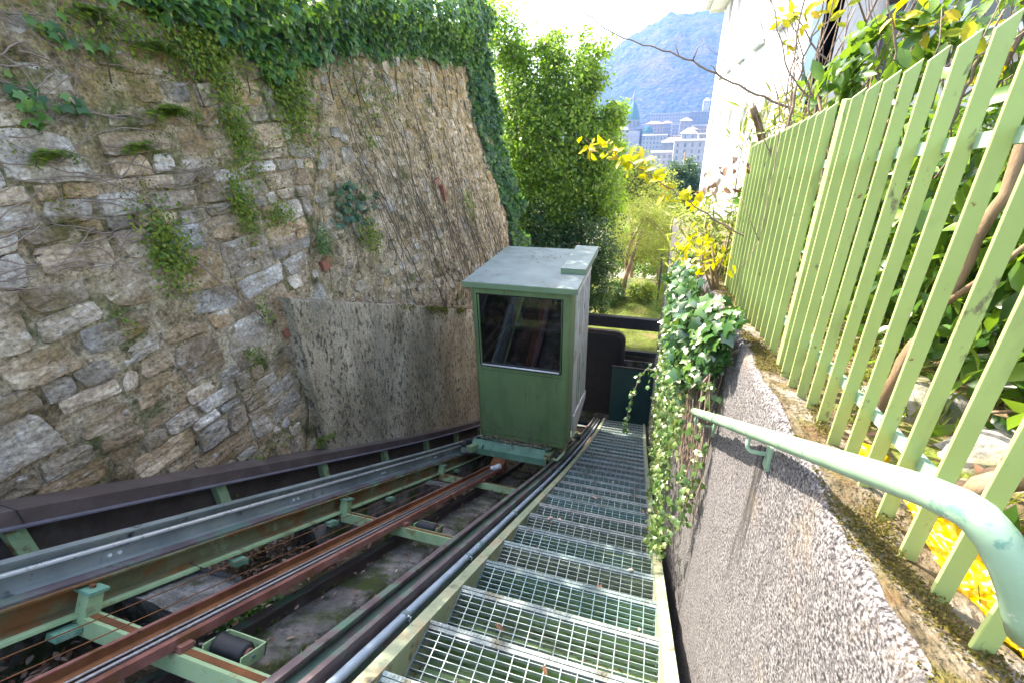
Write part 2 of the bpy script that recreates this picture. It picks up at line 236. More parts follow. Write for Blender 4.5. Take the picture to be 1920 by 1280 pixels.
def glass(name, tint, mixf, rough=0.03):
    m = bpy.data.materials.new(name); m.use_nodes = True; t = m.node_tree; t.nodes.clear()
    out = N(t, 'ShaderNodeOutputMaterial'); a = N(t, 'ShaderNodeBsdfTransparent'); b = N(t, 'ShaderNodeBsdfGlossy'); x = N(t, 'ShaderNodeMixShader')
    lw = N(t, 'ShaderNodeFresnel'); lw.inputs[0].default_value = 1.5
    no = N(t, 'ShaderNodeTexNoise'); no.inputs['Scale'].default_value = 9.0; no.inputs['Detail'].default_value = 5
    mr = N(t, 'ShaderNodeMapRange'); mr.inputs[3].default_value = mixf * 0.5; mr.inputs[4].default_value = mixf * 1.5
    ad = N(t, 'ShaderNodeMath', operation='ADD')
    t.links.new(no.outputs[0], mr.inputs[0]); t.links.new(mr.outputs[0], ad.inputs[0]); t.links.new(lw.outputs[0], ad.inputs[1])
    a.inputs[0].default_value = (*tint, 1); b.inputs['Roughness'].default_value = rough
    t.links.new(ad.outputs[0], x.inputs[0]); t.links.new(a.outputs[0], x.inputs[1]); t.links.new(b.outputs[0], x.inputs[2]); t.links.new(x.outputs[0], out.inputs[0])
    MATS[name] = m
glass('cabin_glass', (0.5, 0.52, 0.55), 0.13)

# ---------------------------------------------------------------- helpers
def mat_of(m): return MATS[m] if isinstance(m, str) else m
class MB:
    """collects shapes, builds one mesh"""
    def __init__(s): s.v = []; s.f = []
    def add(s, vs, fs):
        o = len(s.v); s.v += [tuple(p) for p in vs]; s.f += [tuple(o + i for i in f) for f in fs]; return s
    def box(s, x0, x1, y0, y1, z0, z1, rot=None, c=None):
        vs = [Vector((x, y, z)) for z in (z0, z1) for y in (y0, y1) for x in (x0, x1)]
        if rot is not None:
            c = c or Vector(((x0 + x1) / 2, (y0 + y1) / 2, (z0 + z1) / 2)); vs = [rot @ (p - c) + c for p in vs]
        return s.add(vs, [(0, 2, 3, 1), (4, 5, 7, 6), (0, 1, 5, 4), (2, 6, 7, 3), (0, 4, 6, 2), (1, 3, 7, 5)])
    def tube(s, pts, r, n=8, cap=True):
        pts = [Vector(p) for p in pts]; rs = r if isinstance(r, (list, tuple)) else [r] * len(pts)
        vs = []; fs = []; up = None
        for i, p in enumerate(pts):
            d = (pts[min(i + 1, len(pts) - 1)] - pts[max(i - 1, 0)]).normalized()
            if up is None: up = Vector((0, 0, 1)) if abs(d.z) < .9 else Vector((1, 0, 0))
            a = d.cross(up).normalized(); b = a.cross(d).normalized(); up = b
            for k in range(n):
                t = 2 * PI * k / n; vs.append(p + (a * math.cos(t) + b * math.sin(t)) * rs[i])
        for i in range(len(pts) - 1):
            for k in range(n):
                fs.append((i * n + k, i * n + (k + 1) % n, (i + 1) * n + (k + 1) % n, (i + 1) * n + k))
        if cap: fs.append(tuple(range(n))[::-1]); fs.append(tuple((len(pts) - 1) * n + k for k in range(n)))
        return s.add(vs, fs)
    def prism(s, sec, ys, zf):
        """section [(x, off)] swept along y; z = zf(y) + off"""
        n = len(sec); vs = []; fs = []
        for y in ys:
            for (x, o) in sec: vs.append((x, y, zf(y) + o))
        for i in range(len(ys) - 1):
            for k in range(n): fs.append((i * n + k, (i + 1) * n + k, (i + 1) * n + (k + 1) % n, i * n + (k + 1) % n))
        fs.append(tuple(range(n))[::-1]); fs.append(tuple((len(ys) - 1) * n + k for k in range(n)))
        return s.add(vs, fs)
    def mesh(s, name, m, smooth=False, bevel=0):
        me = bpy.data.meshes.new(name); me.from_pydata(s.v, [], s.f); me.update()
        me.materials.append(mat_of(m))
        if smooth: me.shade_smooth()
        return me
    def build(s, name, m, parent=None, smooth=False, bevel=0, auto=False):
        o = bpy.data.objects.new(name, s.mesh(name, m, smooth)); COL.objects.link(o)
        if parent: put(o, parent)
        if bevel:
            b = o.modifiers.new('bevel', 'BEVEL'); b.width = bevel; b.segments = 2; b.limit_method = 'ANGLE'
            o.data.shade_smooth()
            try: o.data.set_sharp_from_angle(angle=math.radians(40))
            except Exception: pass
        return o
def put(o, parent):
    o.parent = parent
    o.matrix_parent_inverse = Matrix.Translation(-Vector(parent.location)) if parent.type == 'EMPTY' else Matrix.Identity(4)
def tag(o, label=None, cat=None, group=None, kind=None):
    if label: o['label'] = label
    if cat: o['category'] = cat
    if group: o['group'] = group
    if kind: o['kind'] = kind
    return o
def thing(name, loc, label, cat, group=None):
    o = bpy.data.objects.new(name, None); COL.objects.link(o); o.location = loc; o.empty_display_size = .1
    return tag(o, label, cat, group)
def link(name, me, parent=None, loc=(0, 0, 0)):
    o = bpy.data.objects.new(name, me); COL.objects.link(o); o.location = loc
    if parent: put(o, parent)
    return o
def np_mesh(name, V, F, m, attr=None, smooth=False):
    me = bpy.data.meshes.new(name); V = np.asarray(V, np.float32); F = np.asarray(F, np.int32); k = F.shape[1]
    me.vertices.add(len(V)); me.vertices.foreach_set('co', V.ravel())
    me.loops.add(F.size); me.loops.foreach_set('vertex_index', F.ravel())
    me.polygons.add(len(F)); me.polygons.foreach_set('loop_start', np.arange(0, F.size, k, dtype=np.int32))
    me.update(calc_edges=True)
    if attr is not None:
        a = me.attributes.new('rnd', 'FLOAT', 'POINT'); a.data.foreach_set('value', np.asarray(attr, np.float32))
    me.materials.append(mat_of(m))
    if smooth: me.shade_smooth()
    return me
# leaf templates: (x across, y along, z up) and triangles
TPL = {
 'small': (np.array([(0, 0, 0), (.32, .5, .08), (0, 1, 0), (-.32, .5, .08)]), np.array([(0, 1, 2), (0, 2, 3)])),
 'oval': (np.array([(0, 0, 0), (.2, .3, .07), (.2, .65, .05), (0, 1, -.1), (-.2, .65, .05), (-.2, .3, .07), (0, .5, 0)]),
          np.array([(0, 1, 6), (1, 2, 6), (2, 3, 6), (3, 4, 6), (4, 5, 6), (5, 0, 6)])),
 'narrow': (np.array([(0, 0, 0), (.07, .4, .02), (0, 1, -.08), (-.07, .4, .02)]), np.array([(0, 1, 2), (0, 2, 3)])),
 'ivy': (np.array([(0, .1, 0), (.28, -.05, -.05), (.32, .25, -.02), (.52, .45, -.1), (.24, .6, 0), (0, 1, -.12), (-.24, .6, 0), (-.52, .45, -.1), (-.32, .25, -.02), (-.28, -.05, -.05), (0, .4, .05)]),
         np.array([(0, 1, 10), (1, 2, 10), (2, 3, 10), (3, 4, 10), (4, 5, 10), (5, 6, 10), (6, 7, 10), (7, 8, 10), (8, 9, 10), (9, 0, 10)])),
 'blade': (np.array([(-.03, 0, 0), (.03, 0, 0), (0, 1, .1)]), np.array([(0, 1, 2)])),
}
def leaves(name, P, Nrm, size, kind, m, parent=None, hang=None, spread=0.5, stuff=True, rnd=None):
    """N leaves at P facing Nrm, tips pointing along hang"""
    T, TF = TPL[kind]; P = np.asarray(P, float); n = len(P)
    Nrm = np.broadcast_to(np.asarray(Nrm, float), (n, 3)) + rng.normal(0, spread, (n, 3))
    Nrm /= np.linalg.norm(Nrm, axis=1, keepdims=True) + 1e-9
    H = rng.normal(0, 1, (n, 3)) if hang is None else np.broadcast_to(np.asarray(hang, float), (n, 3)) + rng.normal(0, .45, (n, 3))
    Y = H - Nrm * (H * Nrm).sum(1, keepdims=True); Y /= np.linalg.norm(Y, axis=1, keepdims=True) + 1e-9
    X = np.cross(Y, Nrm)
    S = np.broadcast_to(np.asarray(size, float), (n,)) * rng.uniform(.65, 1.25, n)
    V = P[:, None] + S[:, None, None] * (T[None, :, 0:1] * X[:, None] + T[None, :, 1:2] * Y[:, None] + T[None, :, 2:3] * Nrm[:, None])
    F = (TF[None] + (np.arange(n) * len(T))[:, None, None]).reshape(-1, 3)
    rv = rng.random(n) if rnd is None else rnd
    me = np_mesh(name, V.reshape(-1, 3), F, m, np.repeat(rv, len(T)))
    o = bpy.data.objects.new(name, me); COL.objects.link(o)
    if parent: put(o, parent)
    if stuff: o['kind'] = 'stuff'
    return o
def grid(name, xs, ys, fn, m, kind='structure', parent=None, smooth=True):
    nx, ny = len(xs), len(ys)
    V = [fn(x, y) for y in ys for x in xs]
    F = [(j * nx + i, j * nx + i + 1, (j + 1) * nx + i + 1, (j + 1) * nx + i) for j in range(ny - 1) for i in range(nx - 1)]
    o = bpy.data.objects.new(name, np_mesh(name, V, F, m, smooth=smooth)); COL.objects.link(o)
    if kind: o['kind'] = kind
    if parent: put(o, parent)
    return o
def nz(x, y, z=0, s=1.0): return mn.fractal(Vector((x * s, y * s, z * s)), 0.9, 2.0, 5)
def smooth01(t): t = min(1, max(0, t)); return t * t * (3 - 2 * t)
def lin(a, b, n): return [a + (b - a) * i / (n - 1) for i in range(n)]

TS = 0.6061
def zp(y):                      # the pitch line of stair and track: 31 degrees, easing off further down
    return -1.2 - TS * y + (0.0102 * (y - 3.5) ** 2 if y > 3.5 else 0.0)
YS = [-0.6, 0.2, 1, 2, 3, 3.5, 4, 4.5, 5, 5.5, 6, 6.5, 7, 7.5, 8, 8.5, 9, 9.5, 10, 10.5]
def upto(a, b): return [a] + [y for y in YS if a < y < b] + [b]

# ================================================================ SETTING
def g_track(x, y):
    n = nz(x * 1.7, y * 1.7, 3) * .035
    strip = .0
    return (x, y, zp(y) - .53 + n + strip)
grid('track_ground', lin(-3.25, .34, 60), lin(-.8, 10.8, 170), g_track, 'soil')
# concrete strip between the lower rail and the running rail
c = MB()
ys = lin(.0, 9.6, 90)
sec = []
V = []; F = []
for i, y in enumerate(ys):
    for x, o in ((-1.69, -.47), (-1.68, -.455), (-1.46, -.455), (-1.43, -.47), (-1.42, -.56)):
        V.append((x + nz(x * 3, y * 3, 1) * .02, y, zp(y) + o + nz(x * 4, y * 4, 2) * .012))
for i in range(len(ys) - 1):
    for k in range(4): F.append((i * 5 + k, i * 5 + k + 1, (i + 1) * 5 + k + 1, (i + 1) * 5 + k))
o = link('concrete_footway', np_mesh('concrete_footway', V, F, 'concrete', smooth=True)); o['kind'] = 'structure'

# lawn, valley and mountain
def g_lawn(x, y): return (x, y, -5.5 + nz(x * .6, y * .6, 1) * .12 - (max(0, y - 17) * .35) + (.25 * smooth01((y - 13) / 3)))
grid('lawn', lin(-12, 12, 60), lin(10.9, 40, 70), g_lawn, 'turf')
def g_valley(x, y): return (x, y, -13 - 32 * smooth01((y - 40) / 260) + nz(x * .01, y * .01) * 3)
grid('valley_ground', lin(-900, 900, 50), lin(38, 1400, 60), g_valley, 'valley')
def hill_h(x, y):
    a = x / max(y, 1)
    ridge = 0.166 - 0.9 * max(0, -0.015 - a) * 0.42 - 3.2 * max(0, -0.06 - a) ** 2 - 1.6 * max(0, a - .11) ** 2 - .09 * max(0, a - .05)
    ridge = max(.04, ridge)
    top = ridge * 1500
    t = smooth01((y - 820) / 700)
    rav = nz(x * .0032 + .3 * (y * .001), y * .0016, 5) * 60 * t * (1 - .85 * t)
    fine = (nz(x * .02, y * .02, 7) * 9 + nz(x * .09, y * .09, 9) * 4) * (0.35 + .65 * t)
    return -45 + (top + 45) * (0.25 * t + .75 * t ** 1.1) + rav + fine
XX = lin(-760, 760, 300); YY = lin(800, 1560, 150)
grid('mountain', XX, YY, lambda x, y: (x, y, hill_h(x, y)), 'forest_hill')

# upper ground left of the stone wall and garden ground right of the track
grid('upper_terrace_ground', lin(-9, -3.75, 24), lin(-1.5, 9.7, 40), lambda x, y: (x, y, .8 + .08 * nz(x, y, 2) + .6 * smooth01((y - 3.5) / 1.5)), 'garden_soil')
def zg(y): return -.575 - .122 * y
grid('garden_ground', lin(.46, 6, 50), lin(-.8, 10.6, 100), lambda x, y: (x, y, zg(y) - .015 + .05 * nz(x * 2, y * 2, 4) - .02), 'garden_soil')

# ================================================================ STONE WALL (left)
def wall_x(y, z):
    t = smooth01((y - (2.7 + .47 * (z + 2.78))) / .5 + .1)
    near = -3.04 - .045 * (z + 2.8)
    far = min(-3.04, -3.0 - .19 * (z + 2.4))
    return near * (1 - t) + far * t
def y_join(z): return 2.72 + .44 * (z + 2.78)
WY1 = 9.75
wall = thing('coursed_stone_wall', (-3.1, 1.5, -2.5), 'tall wall of grey schist stones laid in courses, nearest the camera on the left', 'stone wall')
def wall_surface(name, parent, y0f, y1f, m, extra=0, nzv=70, nyv=60, amp=.02, z0=-6.8, z1=1.0):
    V = []; F = []
    for j in range(nzv):
        z = z0 + (z1 - z0) * j / (nzv - 1)
        a, b = y0f(z), y1f(z)
        for i in range(nyv):
            y = a + (b - a) * i / (nyv - 1)
            V.append((wall_x(y, z) + nz(y * 5, z * 5, 3) * amp + nz(y * 1.3, z * 1.3, 8) * amp * 1.2 + extra, y, z))
    n0 = len(V)
    for j in range(nzv - 1):
        for i in range(nyv - 1): F.append((j * nyv + i, j * nyv + i + 1, (j + 1) * nyv + i + 1, (j + 1) * nyv + i))
    # thickness: end face and top
    for j in range(nzv):
        z = z0 + (z1 - z0) * j / (nzv - 1); V.append((wall_x(y1f(z), z) - .7, y1f(z), z))
    for j in range(nzv - 1): F.append((j * nyv + nyv - 1, n0 + j, n0 + j + 1, (j + 1) * nyv + nyv - 1))
    return link(name, np_mesh(name, V, F, m, smooth=True), parent)
wall_surface('mortar', wall, lambda z: -1.2, lambda z: y_join(z) + .08, 'mortar', z0=-3.5)

def stone_mesh(w, h, d, seed, n=16, cut=.22):
    """quarried slab: skewed four sided outline with chipped corners, steep rim sunk in the joint, broken layered face"""
    r = random.Random(seed)
    hw, hh = w / 2, h / 2; jy = min(.2 * w, .35 * h); jz = .13 * h
    C_ = [(-hw + abs(r.gauss(0, jy)) * .6, -hh + r.uniform(-.3, 1) * jz), (hw - abs(r.gauss(0, jy)) * .6, -hh + r.uniform(-.3, 1) * jz), (hw - abs(r.gauss(0, jy)) * .6, hh - r.uniform(-.3, 1) * jz), (-hw + abs(r.gauss(0, jy)) * .6, hh - r.uniform(-.3, 1) * jz)]
    out = []; m = max(2, n // 4)
    for k in range(4):
        a, b = C_[k], C_[(k + 1) % 4]; c0 = r.uniform(.03, cut) * min(1, h / w if k % 2 == 0 else 1); c1 = 1 - r.uniform(.03, cut) * min(1, h / w if k % 2 == 0 else 1)
        for q in range(m):
            t = c0 + (c1 - c0) * q / (m - 1)
            bulge = math.sin(PI * q / (m - 1)) * .03 * h
            y = a[0] + (b[0] - a[0]) * t; z = a[1] + (b[1] - a[1]) * t
            L = math.hypot(y, z) + 1e-6; j = bulge + r.uniform(-.045, .035) * h
            out.append((y + y / L * j, z + z / L * j))
    n = len(out); vs = []; ty, tz = r.uniform(-.25, .25), r.uniform(-.35, .2)
    step = r.uniform(-.2, .3) * h; sd_ = r.choice([0, 0, .35, .5]) * d
    for (s_, dep) in ((1.0, -.03), (.99, d * .35), (.955, d * .85), (.66, d), (.33, d)):
        for (y, z) in out:
            y, z = y * s_, z * s_; x = dep
            if dep > 0:
                x += (ty * y / w + tz * z / h) * d * .9 + r.uniform(-.13, .13) * d
                if s_ < .99 and z > step: x -= sd_
            vs.append((x, y, z))
    vs.append((d * r.uniform(.85, 1.1) - (sd_ if step < 0 else 0), 0, 0)); fs = []
    for a in range(4):
        for k in range(n): fs.append((a * n + k, a * n + (k + 1) % n, (a + 1) * n + (k + 1) % n, (a + 1) * n + k))
    for k in range(n): fs.append((4 * n + k, 4 * n + (k + 1) % n, 5 * n))
    return vs, fs
cells = []
rs = random.Random(11)
z = -3.35
while z < .88:
    h = rs.choice([.09, .13, .17, .22, .27, .3]) * rs.uniform(.9, 1.15)
    y = .15 + rs.uniform(-.3, 0)
    while y < y_join(z + h / 2) - .02:
        w_ = h * rs.uniform(1.0, 2.9) if h < .2 else h * rs.uniform(.9, 2.0)
        w_ = max(.1, w_)
        yj = y_join(z + h / 2)
        if y + w_ > yj - .1: w_ = max(.1, yj - y)
        near_j = (yj - y) < .9
        if h > .19 and rs.random() < (.75 if near_j else .5):
            k = rs.choice([2, 2, 3]); cuts = [0] + sorted(rs.uniform(.2, .8) for _ in range(k - 1)) + [1]
            for a, b in zip(cuts, cuts[1:]):
                if (b - a) * h < .045: continue
                if w_ > .25 and rs.random() < .55:
                    s = rs.uniform(.3, .7)
                    cells.append((y, y + w_ * s, z + a * h, z + b * h)); cells.append((y + w_ * s, y + w_, z + a * h, z + b * h))
                else: cells.append((y, y + w_, z + a * h, z + b * h))
        else: cells.append((y, y + w_, z, z + h))
        y += w_
    z += h
def warp(y, z): return z + .07 * mn.noise(Vector((y * 1.1, z * .9, 3.3))) + .03 * mn.noise(Vector((y * 3.1, z * 2.5, 9.3)))
placed = []
for (a, b, c0, c1) in cells:
    yc, zc = (a + b) / 2, (c0 + c1) / 2
    # hidden behind the cable tray
    if zc < zp(yc) + .02: continue
    if yc < .45 + .25 * max(0, -zc - 1) * 0 and yc < .5: continue
    placed.append((a, b, c0, c1))
placed.sort(key=lambda q: -(q[1] - q[0]) * (q[3] - q[2]) / ((q[0] + q[1]) / 2 + 2) ** 2)
rest = MB()
for i, (a, b, c0, c1) in enumerate(placed):
    yc, zc = (a + b) / 2, (c0 + c1) / 2; w_, h_ = b - a, c1 - c0
    zc2 = warp(yc, zc); slope = (warp(b, zc) - warp(a, zc)) / max(.01, w_)
    gap = rs.uniform(.0, .01)
    vs, fs = stone_mesh(w_ - gap, h_ - gap * .8, rs.uniform(.008, .032), 100 + i)
    vs = [(x, y, zz + y * slope) for x, y, zz in vs]
    if i < 296:
        m = MB(); m.add(vs, fs); me = m.mesh('stone', 'schist', smooth=False)
        link('stone', me, wall, (wall_x(yc, zc2), yc, zc2))
    else: rest.add([(x + wall_x(yc, zc2), y + yc, zz + zc2) for x, y, zz in vs], fs)
if rest.v:
    o = rest.build('small_stones', 'schist', wall); o['kind'] = 'stuff'

# rubble wall further down, plastered over with old mortar
rub = thing('rubble_wall', (-3.3, 6.5, -3.5), 'leaning rubble wall smeared with ochre mortar and bare creeper stems, behind the green cabin', 'stone wall')
wall_surface('mortar', rub, lambda z: y_join(z) + .08, lambda z: WY1 + nz(z, 3, 1) * .08, 'mortar', nyv=140, nzv=120, amp=.03, z1=1.55)
rs = random.Random(5); pts = []
tries = 0
while len(pts) < 900 and tries < 30000:
    tries += 1
    zc = rs.uniform(-5.2, 1.3); yc = rs.uniform(y_join(zc) + .12, 9.5); r_ = rs.choice([.05, .06, .08, .1, .13])
    if zc < zp(yc) + .1: continue
    if -.405 * (yc - 3.29) - 1.42 > zc > zp(yc) : continue      # behind the low render wall
    if all((yc - p[0]) ** 2 + (zc - p[1]) ** 2 * 1.6 > (r_ + p[2]) ** 2 * .8 for p in pts): pts.append((yc, zc, r_))
pts.sort(key=lambda p: -p[2] / p[0])
rest = MB()
for i, (yc, zc, r_) in enumerate(pts):
    vs, fs = stone_mesh(r_ * rs.uniform(1.6, 2.8), r_ * rs.uniform(1.1, 1.7), rs.uniform(.004, .02), 3000 + i, 12, .45)
    X = wall_x(yc, zc) + nz(yc * 5, zc * 5, 3) * .03 + nz(yc * 1.3, zc * 1.3, 8) * .036
    if i < 290:
        m = MB(); m.add([(x - .19 * zz, y, zz) for x, y, zz in vs], fs); link('stone', m.mesh('stone', 'rubble'), rub, (X, yc, zc))
    else: rest.add([(x - .19 * zz + X, y + yc, zz + zc) for x, y, zz in vs], fs)
o = rest.build('small_stones', 'rubble', rub); o['kind'] = 'stuff'
for (yc, zc, h_, w_) in ((3.78, -1.22, .11, .13), (6.69, -.72, .05, .15), (6.85, -.92, .26, .05), (2.95, -1.62, .08, .05)):
    m = MB().box(-.05, .045, -w_ / 2, w_ / 2, -h_ / 2, h_ / 2, rot=Matrix.Rotation(.25, 3, 'X'), c=Vector((0, 0, 0)))
    link('brick', m.mesh('brick', 'brick_red'), rub, (wall_x(yc, zc) - .0, yc, zc))

# low rendered wall in front of the rubble
low = thing('low_render_wall', (-2.95, 5, -4), 'low cement rendered wall with mossy top edge, left of the green cabin', 'wall')
V = []; F = []; ny = 70; ns = 16
def low_top(y): return -1.42 - .405 * (y - 3.29)
for i in range(ny):
    y = 2.98 + (9.6 - 2.98) * i / (ny - 1)
    yy = y
    top = low_top(y) + nz(y * 2, 5) * .015; bot = zp(y) - .6
    sec = [(-3.25, top - .0), (-3.02, top + .008), (-2.965, top), (-2.955, top - .02)] + [(-2.953 + .02 * (top - (top - .02 - (top - .02 - bot) * k / (ns - 5))) * .6, top - .02 - (top - .02 - bot) * k / (ns - 5)) for k in range(1, ns - 4)] + [(-3.25, bot)]
    sec = sec[:ns]
    for (x, zz) in sec: V.append((x + (nz(y * 3, zz * 3, 2) * .012 if x > -3.2 else 0), yy, zz))
    n_ = len(sec)
for i in range(ny - 1):
    for k in range(n_ - 1): F.append((i * n_ + k, (i + 1) * n_ + k, (i + 1) * n_ + k + 1, i * n_ + k + 1))
me = np_mesh('render_face', V, F, 'render_old', smooth=True)
link('render_face', me, low)
m = MB(); m.add([V[k] for k in range(n_)], [tuple(range(n_))]); m.build('wall_end', 'render_old', low)
dl = []
for _ in range(420):
    y = rng.uniform(3.8, 7.4); dl.append((rng.uniform(-3.12, -2.97), y, low_top(y) + rng.uniform(.005, .03)))
tag(leaves('ledge_litter', dl, (0, 0, 1), .035, 'small', 'dead_leaf', None, spread=.6), 'strip of reddish dead leaves lying along the ledge of the low rendered wall', 'leaf litter', kind='stuff')

P = []
while len(P) < 3500:
    y = rng.uniform(4.3, 8.5); q = rng.exponential(.05)
    if rng.random() > smooth01((y - 4.2) / 1.4) * smooth01(mn.noise(Vector((y * 3, 4, 4))) * 2 + .6): continue
    P.append((-2.95, y, low_top(y) - q + .01))
tag(leaves('ledge_moss', P, (1, 0, .3), .02, 'small', 'moss_green', None, spread=.6), 'green moss hanging over the top edge of the low rendered wall', 'moss', kind='stuff')
P = []
while len(P) < 4000:
    y = rng.uniform(1.5, 4.6); z = rng.uniform(-.5, .95)
    if rng.random() > smooth01(mn.noise(Vector((y * 3.5, z * 5, 31))) * 4 - .2 + z * .9): continue
    P.append((wall_x(y, z) + .025 + rng.uniform(-.01, .02), y, z))
tag(leaves('wall_moss', P, (1, 0, .5), .016, 'small', 'moss_green', None, spread=.7), 'cushions of yellow green moss in the joints of the upper stone wall', 'moss', kind='stuff')

# creeper stems on the rubble wall
stems = MB(); rs = random.Random(3)
def on_wall(y, z, d=.035): return (wall_x(y, z) + d, y, z)
for i in range(95):
    y = rs.uniform(5.0, 9.2); zlo = max(low_top(y) + .03, zp(y)); z = zlo + rs.uniform(0, 1.6); pts = []; r0 = rs.uniform(.003, .008)
    dy = rs.uniform(-.12, .05)
    n_ = rs.randint(8, 22)
    for k in range(n_):
        if z > 1.1 or y < y_join(z) + .05 or y > 9.4: break
        pts.append(on_wall(y, z, .035 + .01 * mn.noise(Vector((y * 9, z * 9, i))))); dy = dy * .8 + rs.uniform(-.06, .05); y += dy * .6; z += rs.uniform(.06, .16)
    if len(pts) > 3: stems.tube(pts, [r0 * (1 - .7 * k / len(pts)) for k in range(len(pts))], 4, cap=False)
for i in range(90):                                             # cross twigs
    y = rs.uniform(3.4, 9.0); z = rs.uniform(low_top(y) + .1, .8) if low_top(y) < .6 else 0; pts = []
    a = rs.uniform(-.6, .9) 
    for k in range(rs.randint(4, 9)):
        if not (y_join(z) < y < 9.15 and z < .9): break
        pts.append(on_wall(y, z)); a += rs.uniform(-.5, .5); y += .07 * math.cos(a); z += .09 * math.sin(a) + .02
    if len(pts) > 2: stems.tube(pts, .0035, 3, cap=False)
o = stems.build('creeper_stem', 'stem_dry', None, smooth=True); tag(o, 'leafless brown creeper stems crawling up the rubble wall', 'creeper', kind='stuff')
# bare ivy twigs on the near wall, upper left
tw = MB(); rs = random.Random(9)
for i in range(120):
    y = rs.uniform(1.2, 2.7); z = rs.uniform(-.75, .75); a = rs.choice([rs.uniform(-.5, .5), rs.uniform(2.4, 3.9)]); pts = []
    for k in range(rs.randint(5, 14)):
        pts.append((wall_x(y, z) + .05 + rs.uniform(0, .012), y, z)); a += rs.uniform(-.4, .4); y += .045 * math.cos(a); z += .035 * math.sin(a)
    tw.tube(pts, [.0045 * (1.1 - k / len(pts)) for k in range(len(pts))], 4, cap=False)
pts = [(wall_x(1.95 + .12 * k, -1.05 - .13 * k) + .06, 2.3 + .07 * k, -.75 - .105 * k) for k in range(7)]
tw.tube(pts, .007, 5)
tag(tw.build('dry_twigs', 'twig', None, smooth=True), 'tangle of thin dry twigs on the upper left of the coursed stone wall', 'twigs', kind='stuff')

# ================================================================ PLANTS ON THE WALL
# ivy draped over the top of the wall and hanging down its far end
ivy = thing('ivy', (-3.2, 5, 1), 'thick ivy hanging over the top of the stone wall and down its far end', 'ivy')
P = []; Nn = []; Z = []
while len(P) < 9000:
    y = rng.uniform(1.6, 9.6)
    edge = np.interp(y, [1.6, 2.2, 2.8, 3.3, 3.6, 4.0, 5.2, 6.2, 7.4, 9.4], [1.2, .92, .80, .68, .50, .66, .93, 1.0, 1.1, 1.15])
    edge += .1 * mn.noise(Vector((y * 3, 0, 0))) + .05 * mn.noise(Vector((y * 11, 0, 4)))
    z = edge + abs(rng.normal(0, .45)) if rng.random() > .25 else edge - rng.exponential(.03)
    if z > 1.25 + .9 * smooth01((y - 3.9) / 1.6): continue
    bul = .06 + .3 * smooth01((z - edge) / .5) + .12 * mn.noise(Vector((y * 2, z * 2, 6)))
    P.append((wall_x(y, min(z, 1.1)) + bul + rng.uniform(-.06, .03), y, z)); Nn.append((1, -.15, .55))
leaves('foliage', P, Nn, .085, 'ivy', 'ivy_leaf', ivy, hang=(.35, 0, -1), spread=.42)
# backing mass behind the leaves (older leaves)
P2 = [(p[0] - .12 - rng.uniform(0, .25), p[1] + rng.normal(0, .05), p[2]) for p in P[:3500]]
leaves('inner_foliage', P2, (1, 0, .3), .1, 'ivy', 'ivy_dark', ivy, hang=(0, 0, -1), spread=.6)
P = []; Nn = []
while len(P) < 4600:                                          # far end curtain
    z = 2.3 - rng.random() ** 1.1 * 4.8
    inner = np.interp(z, [-2.5, -1.7, -1.0, -.4, .2, 1.0], [9.5, 9.6, 9.35, 9.0, 8.85, 9.0]) + .15 * mn.noise(Vector((z * 4, 2, 0)))
    y = inner + rng.random() ** .9 * (10.0 + .4 * mn.noise(Vector((z * 2.3, 7, 0))) - inner)
    if z < -1.2 and rng.random() < (-1.2 - z) * .5: continue
    d = .05 + .35 * smooth01((y - 9.4) / 1.5) + .15 * mn.noise(Vector((y * 2, z * 2, 0)))
    P.append((wall_x(y, min(z, 1.3)) + d * (.6 + .8 * rng.random()), y, z)); Nn.append((.9, -.5, .35))
leaves('curtain', P, Nn, .115, 'ivy', 'ivy_mid', ivy, hang=(.1, 0, -1), spread=.55)
# a second mass of sunlit growth over the far top
P = []
while len(P) < 5200:
    c = rng.normal(0, 1, 3); c /= np.linalg.norm(c); q = rng.uniform(.7, 1) ** .5
    P.append(np.array((-4.3, 9.6, 2.3)) + c * q * np.array((1.0, 1.9, .9)) * (1 + .25 * mn.noise(Vector(c * 2.5))))
tag(leaves('terrace_shrub', P, (0.3, -.3, .9), .07, 'small', 'tree_leaf', None, spread=.8), 'sunlit bush growing on the terrace above the far end of the ivy wall', 'shrub', kind='stuff')
vin = MB()
for k in range(14):
    y = 2.2 + .5 * k + rng.uniform(-.1, .1); pts = [(wall_x(y, .9) + .1, y, 1.1), (wall_x(y, .6) + .12, y + rng.uniform(-.1, .1), .75), (wall_x(y, .3) + .06, y + rng.uniform(-.15, .15), .3 + rng.uniform(-.2, .2))]
    vin.tube(pts, .006, 4)
vin.build('stem', 'stem_dry', ivy, smooth=True)['kind'] = 'stuff'

def wall_plant(name, label, cat, y, z, ry, rz, n, size, kind, m, d=.09, group=None, hang=(.3, 0, -1), nd=(1, -.2, .5), spread=.55):
    t = thing(name, (wall_x(y, z) + .03, y, z), label, cat, group)
    a = rng.normal(0, .5, (n, 2)); P = []
    for u, v in a:
        yy, zz = y + u * ry, z + v * rz
        P.append((wall_x(yy, min(zz, .9)) + .03 + abs(rng.normal(0, d * .6)), yy, zz))
    leaves('foliage', P, nd, size, kind, m, t, hang=hang, spread=spread)
    mb = MB()
    for k in range(5):
        u, v = rng.normal(0, .35, 2); mb.tube([(wall_x(y, z) + .01, y, z + .3 * rz), (wall_x(y, z) + d * .6, y + u * ry * .5, z + v * rz * .5), (wall_x(y, z) + d * .5, y + u * ry, z + v * rz - .02)], .002, 3, cap=False)
    mb.build('stem', 'stem_dry', t)['kind'] = 'stuff'
    return t
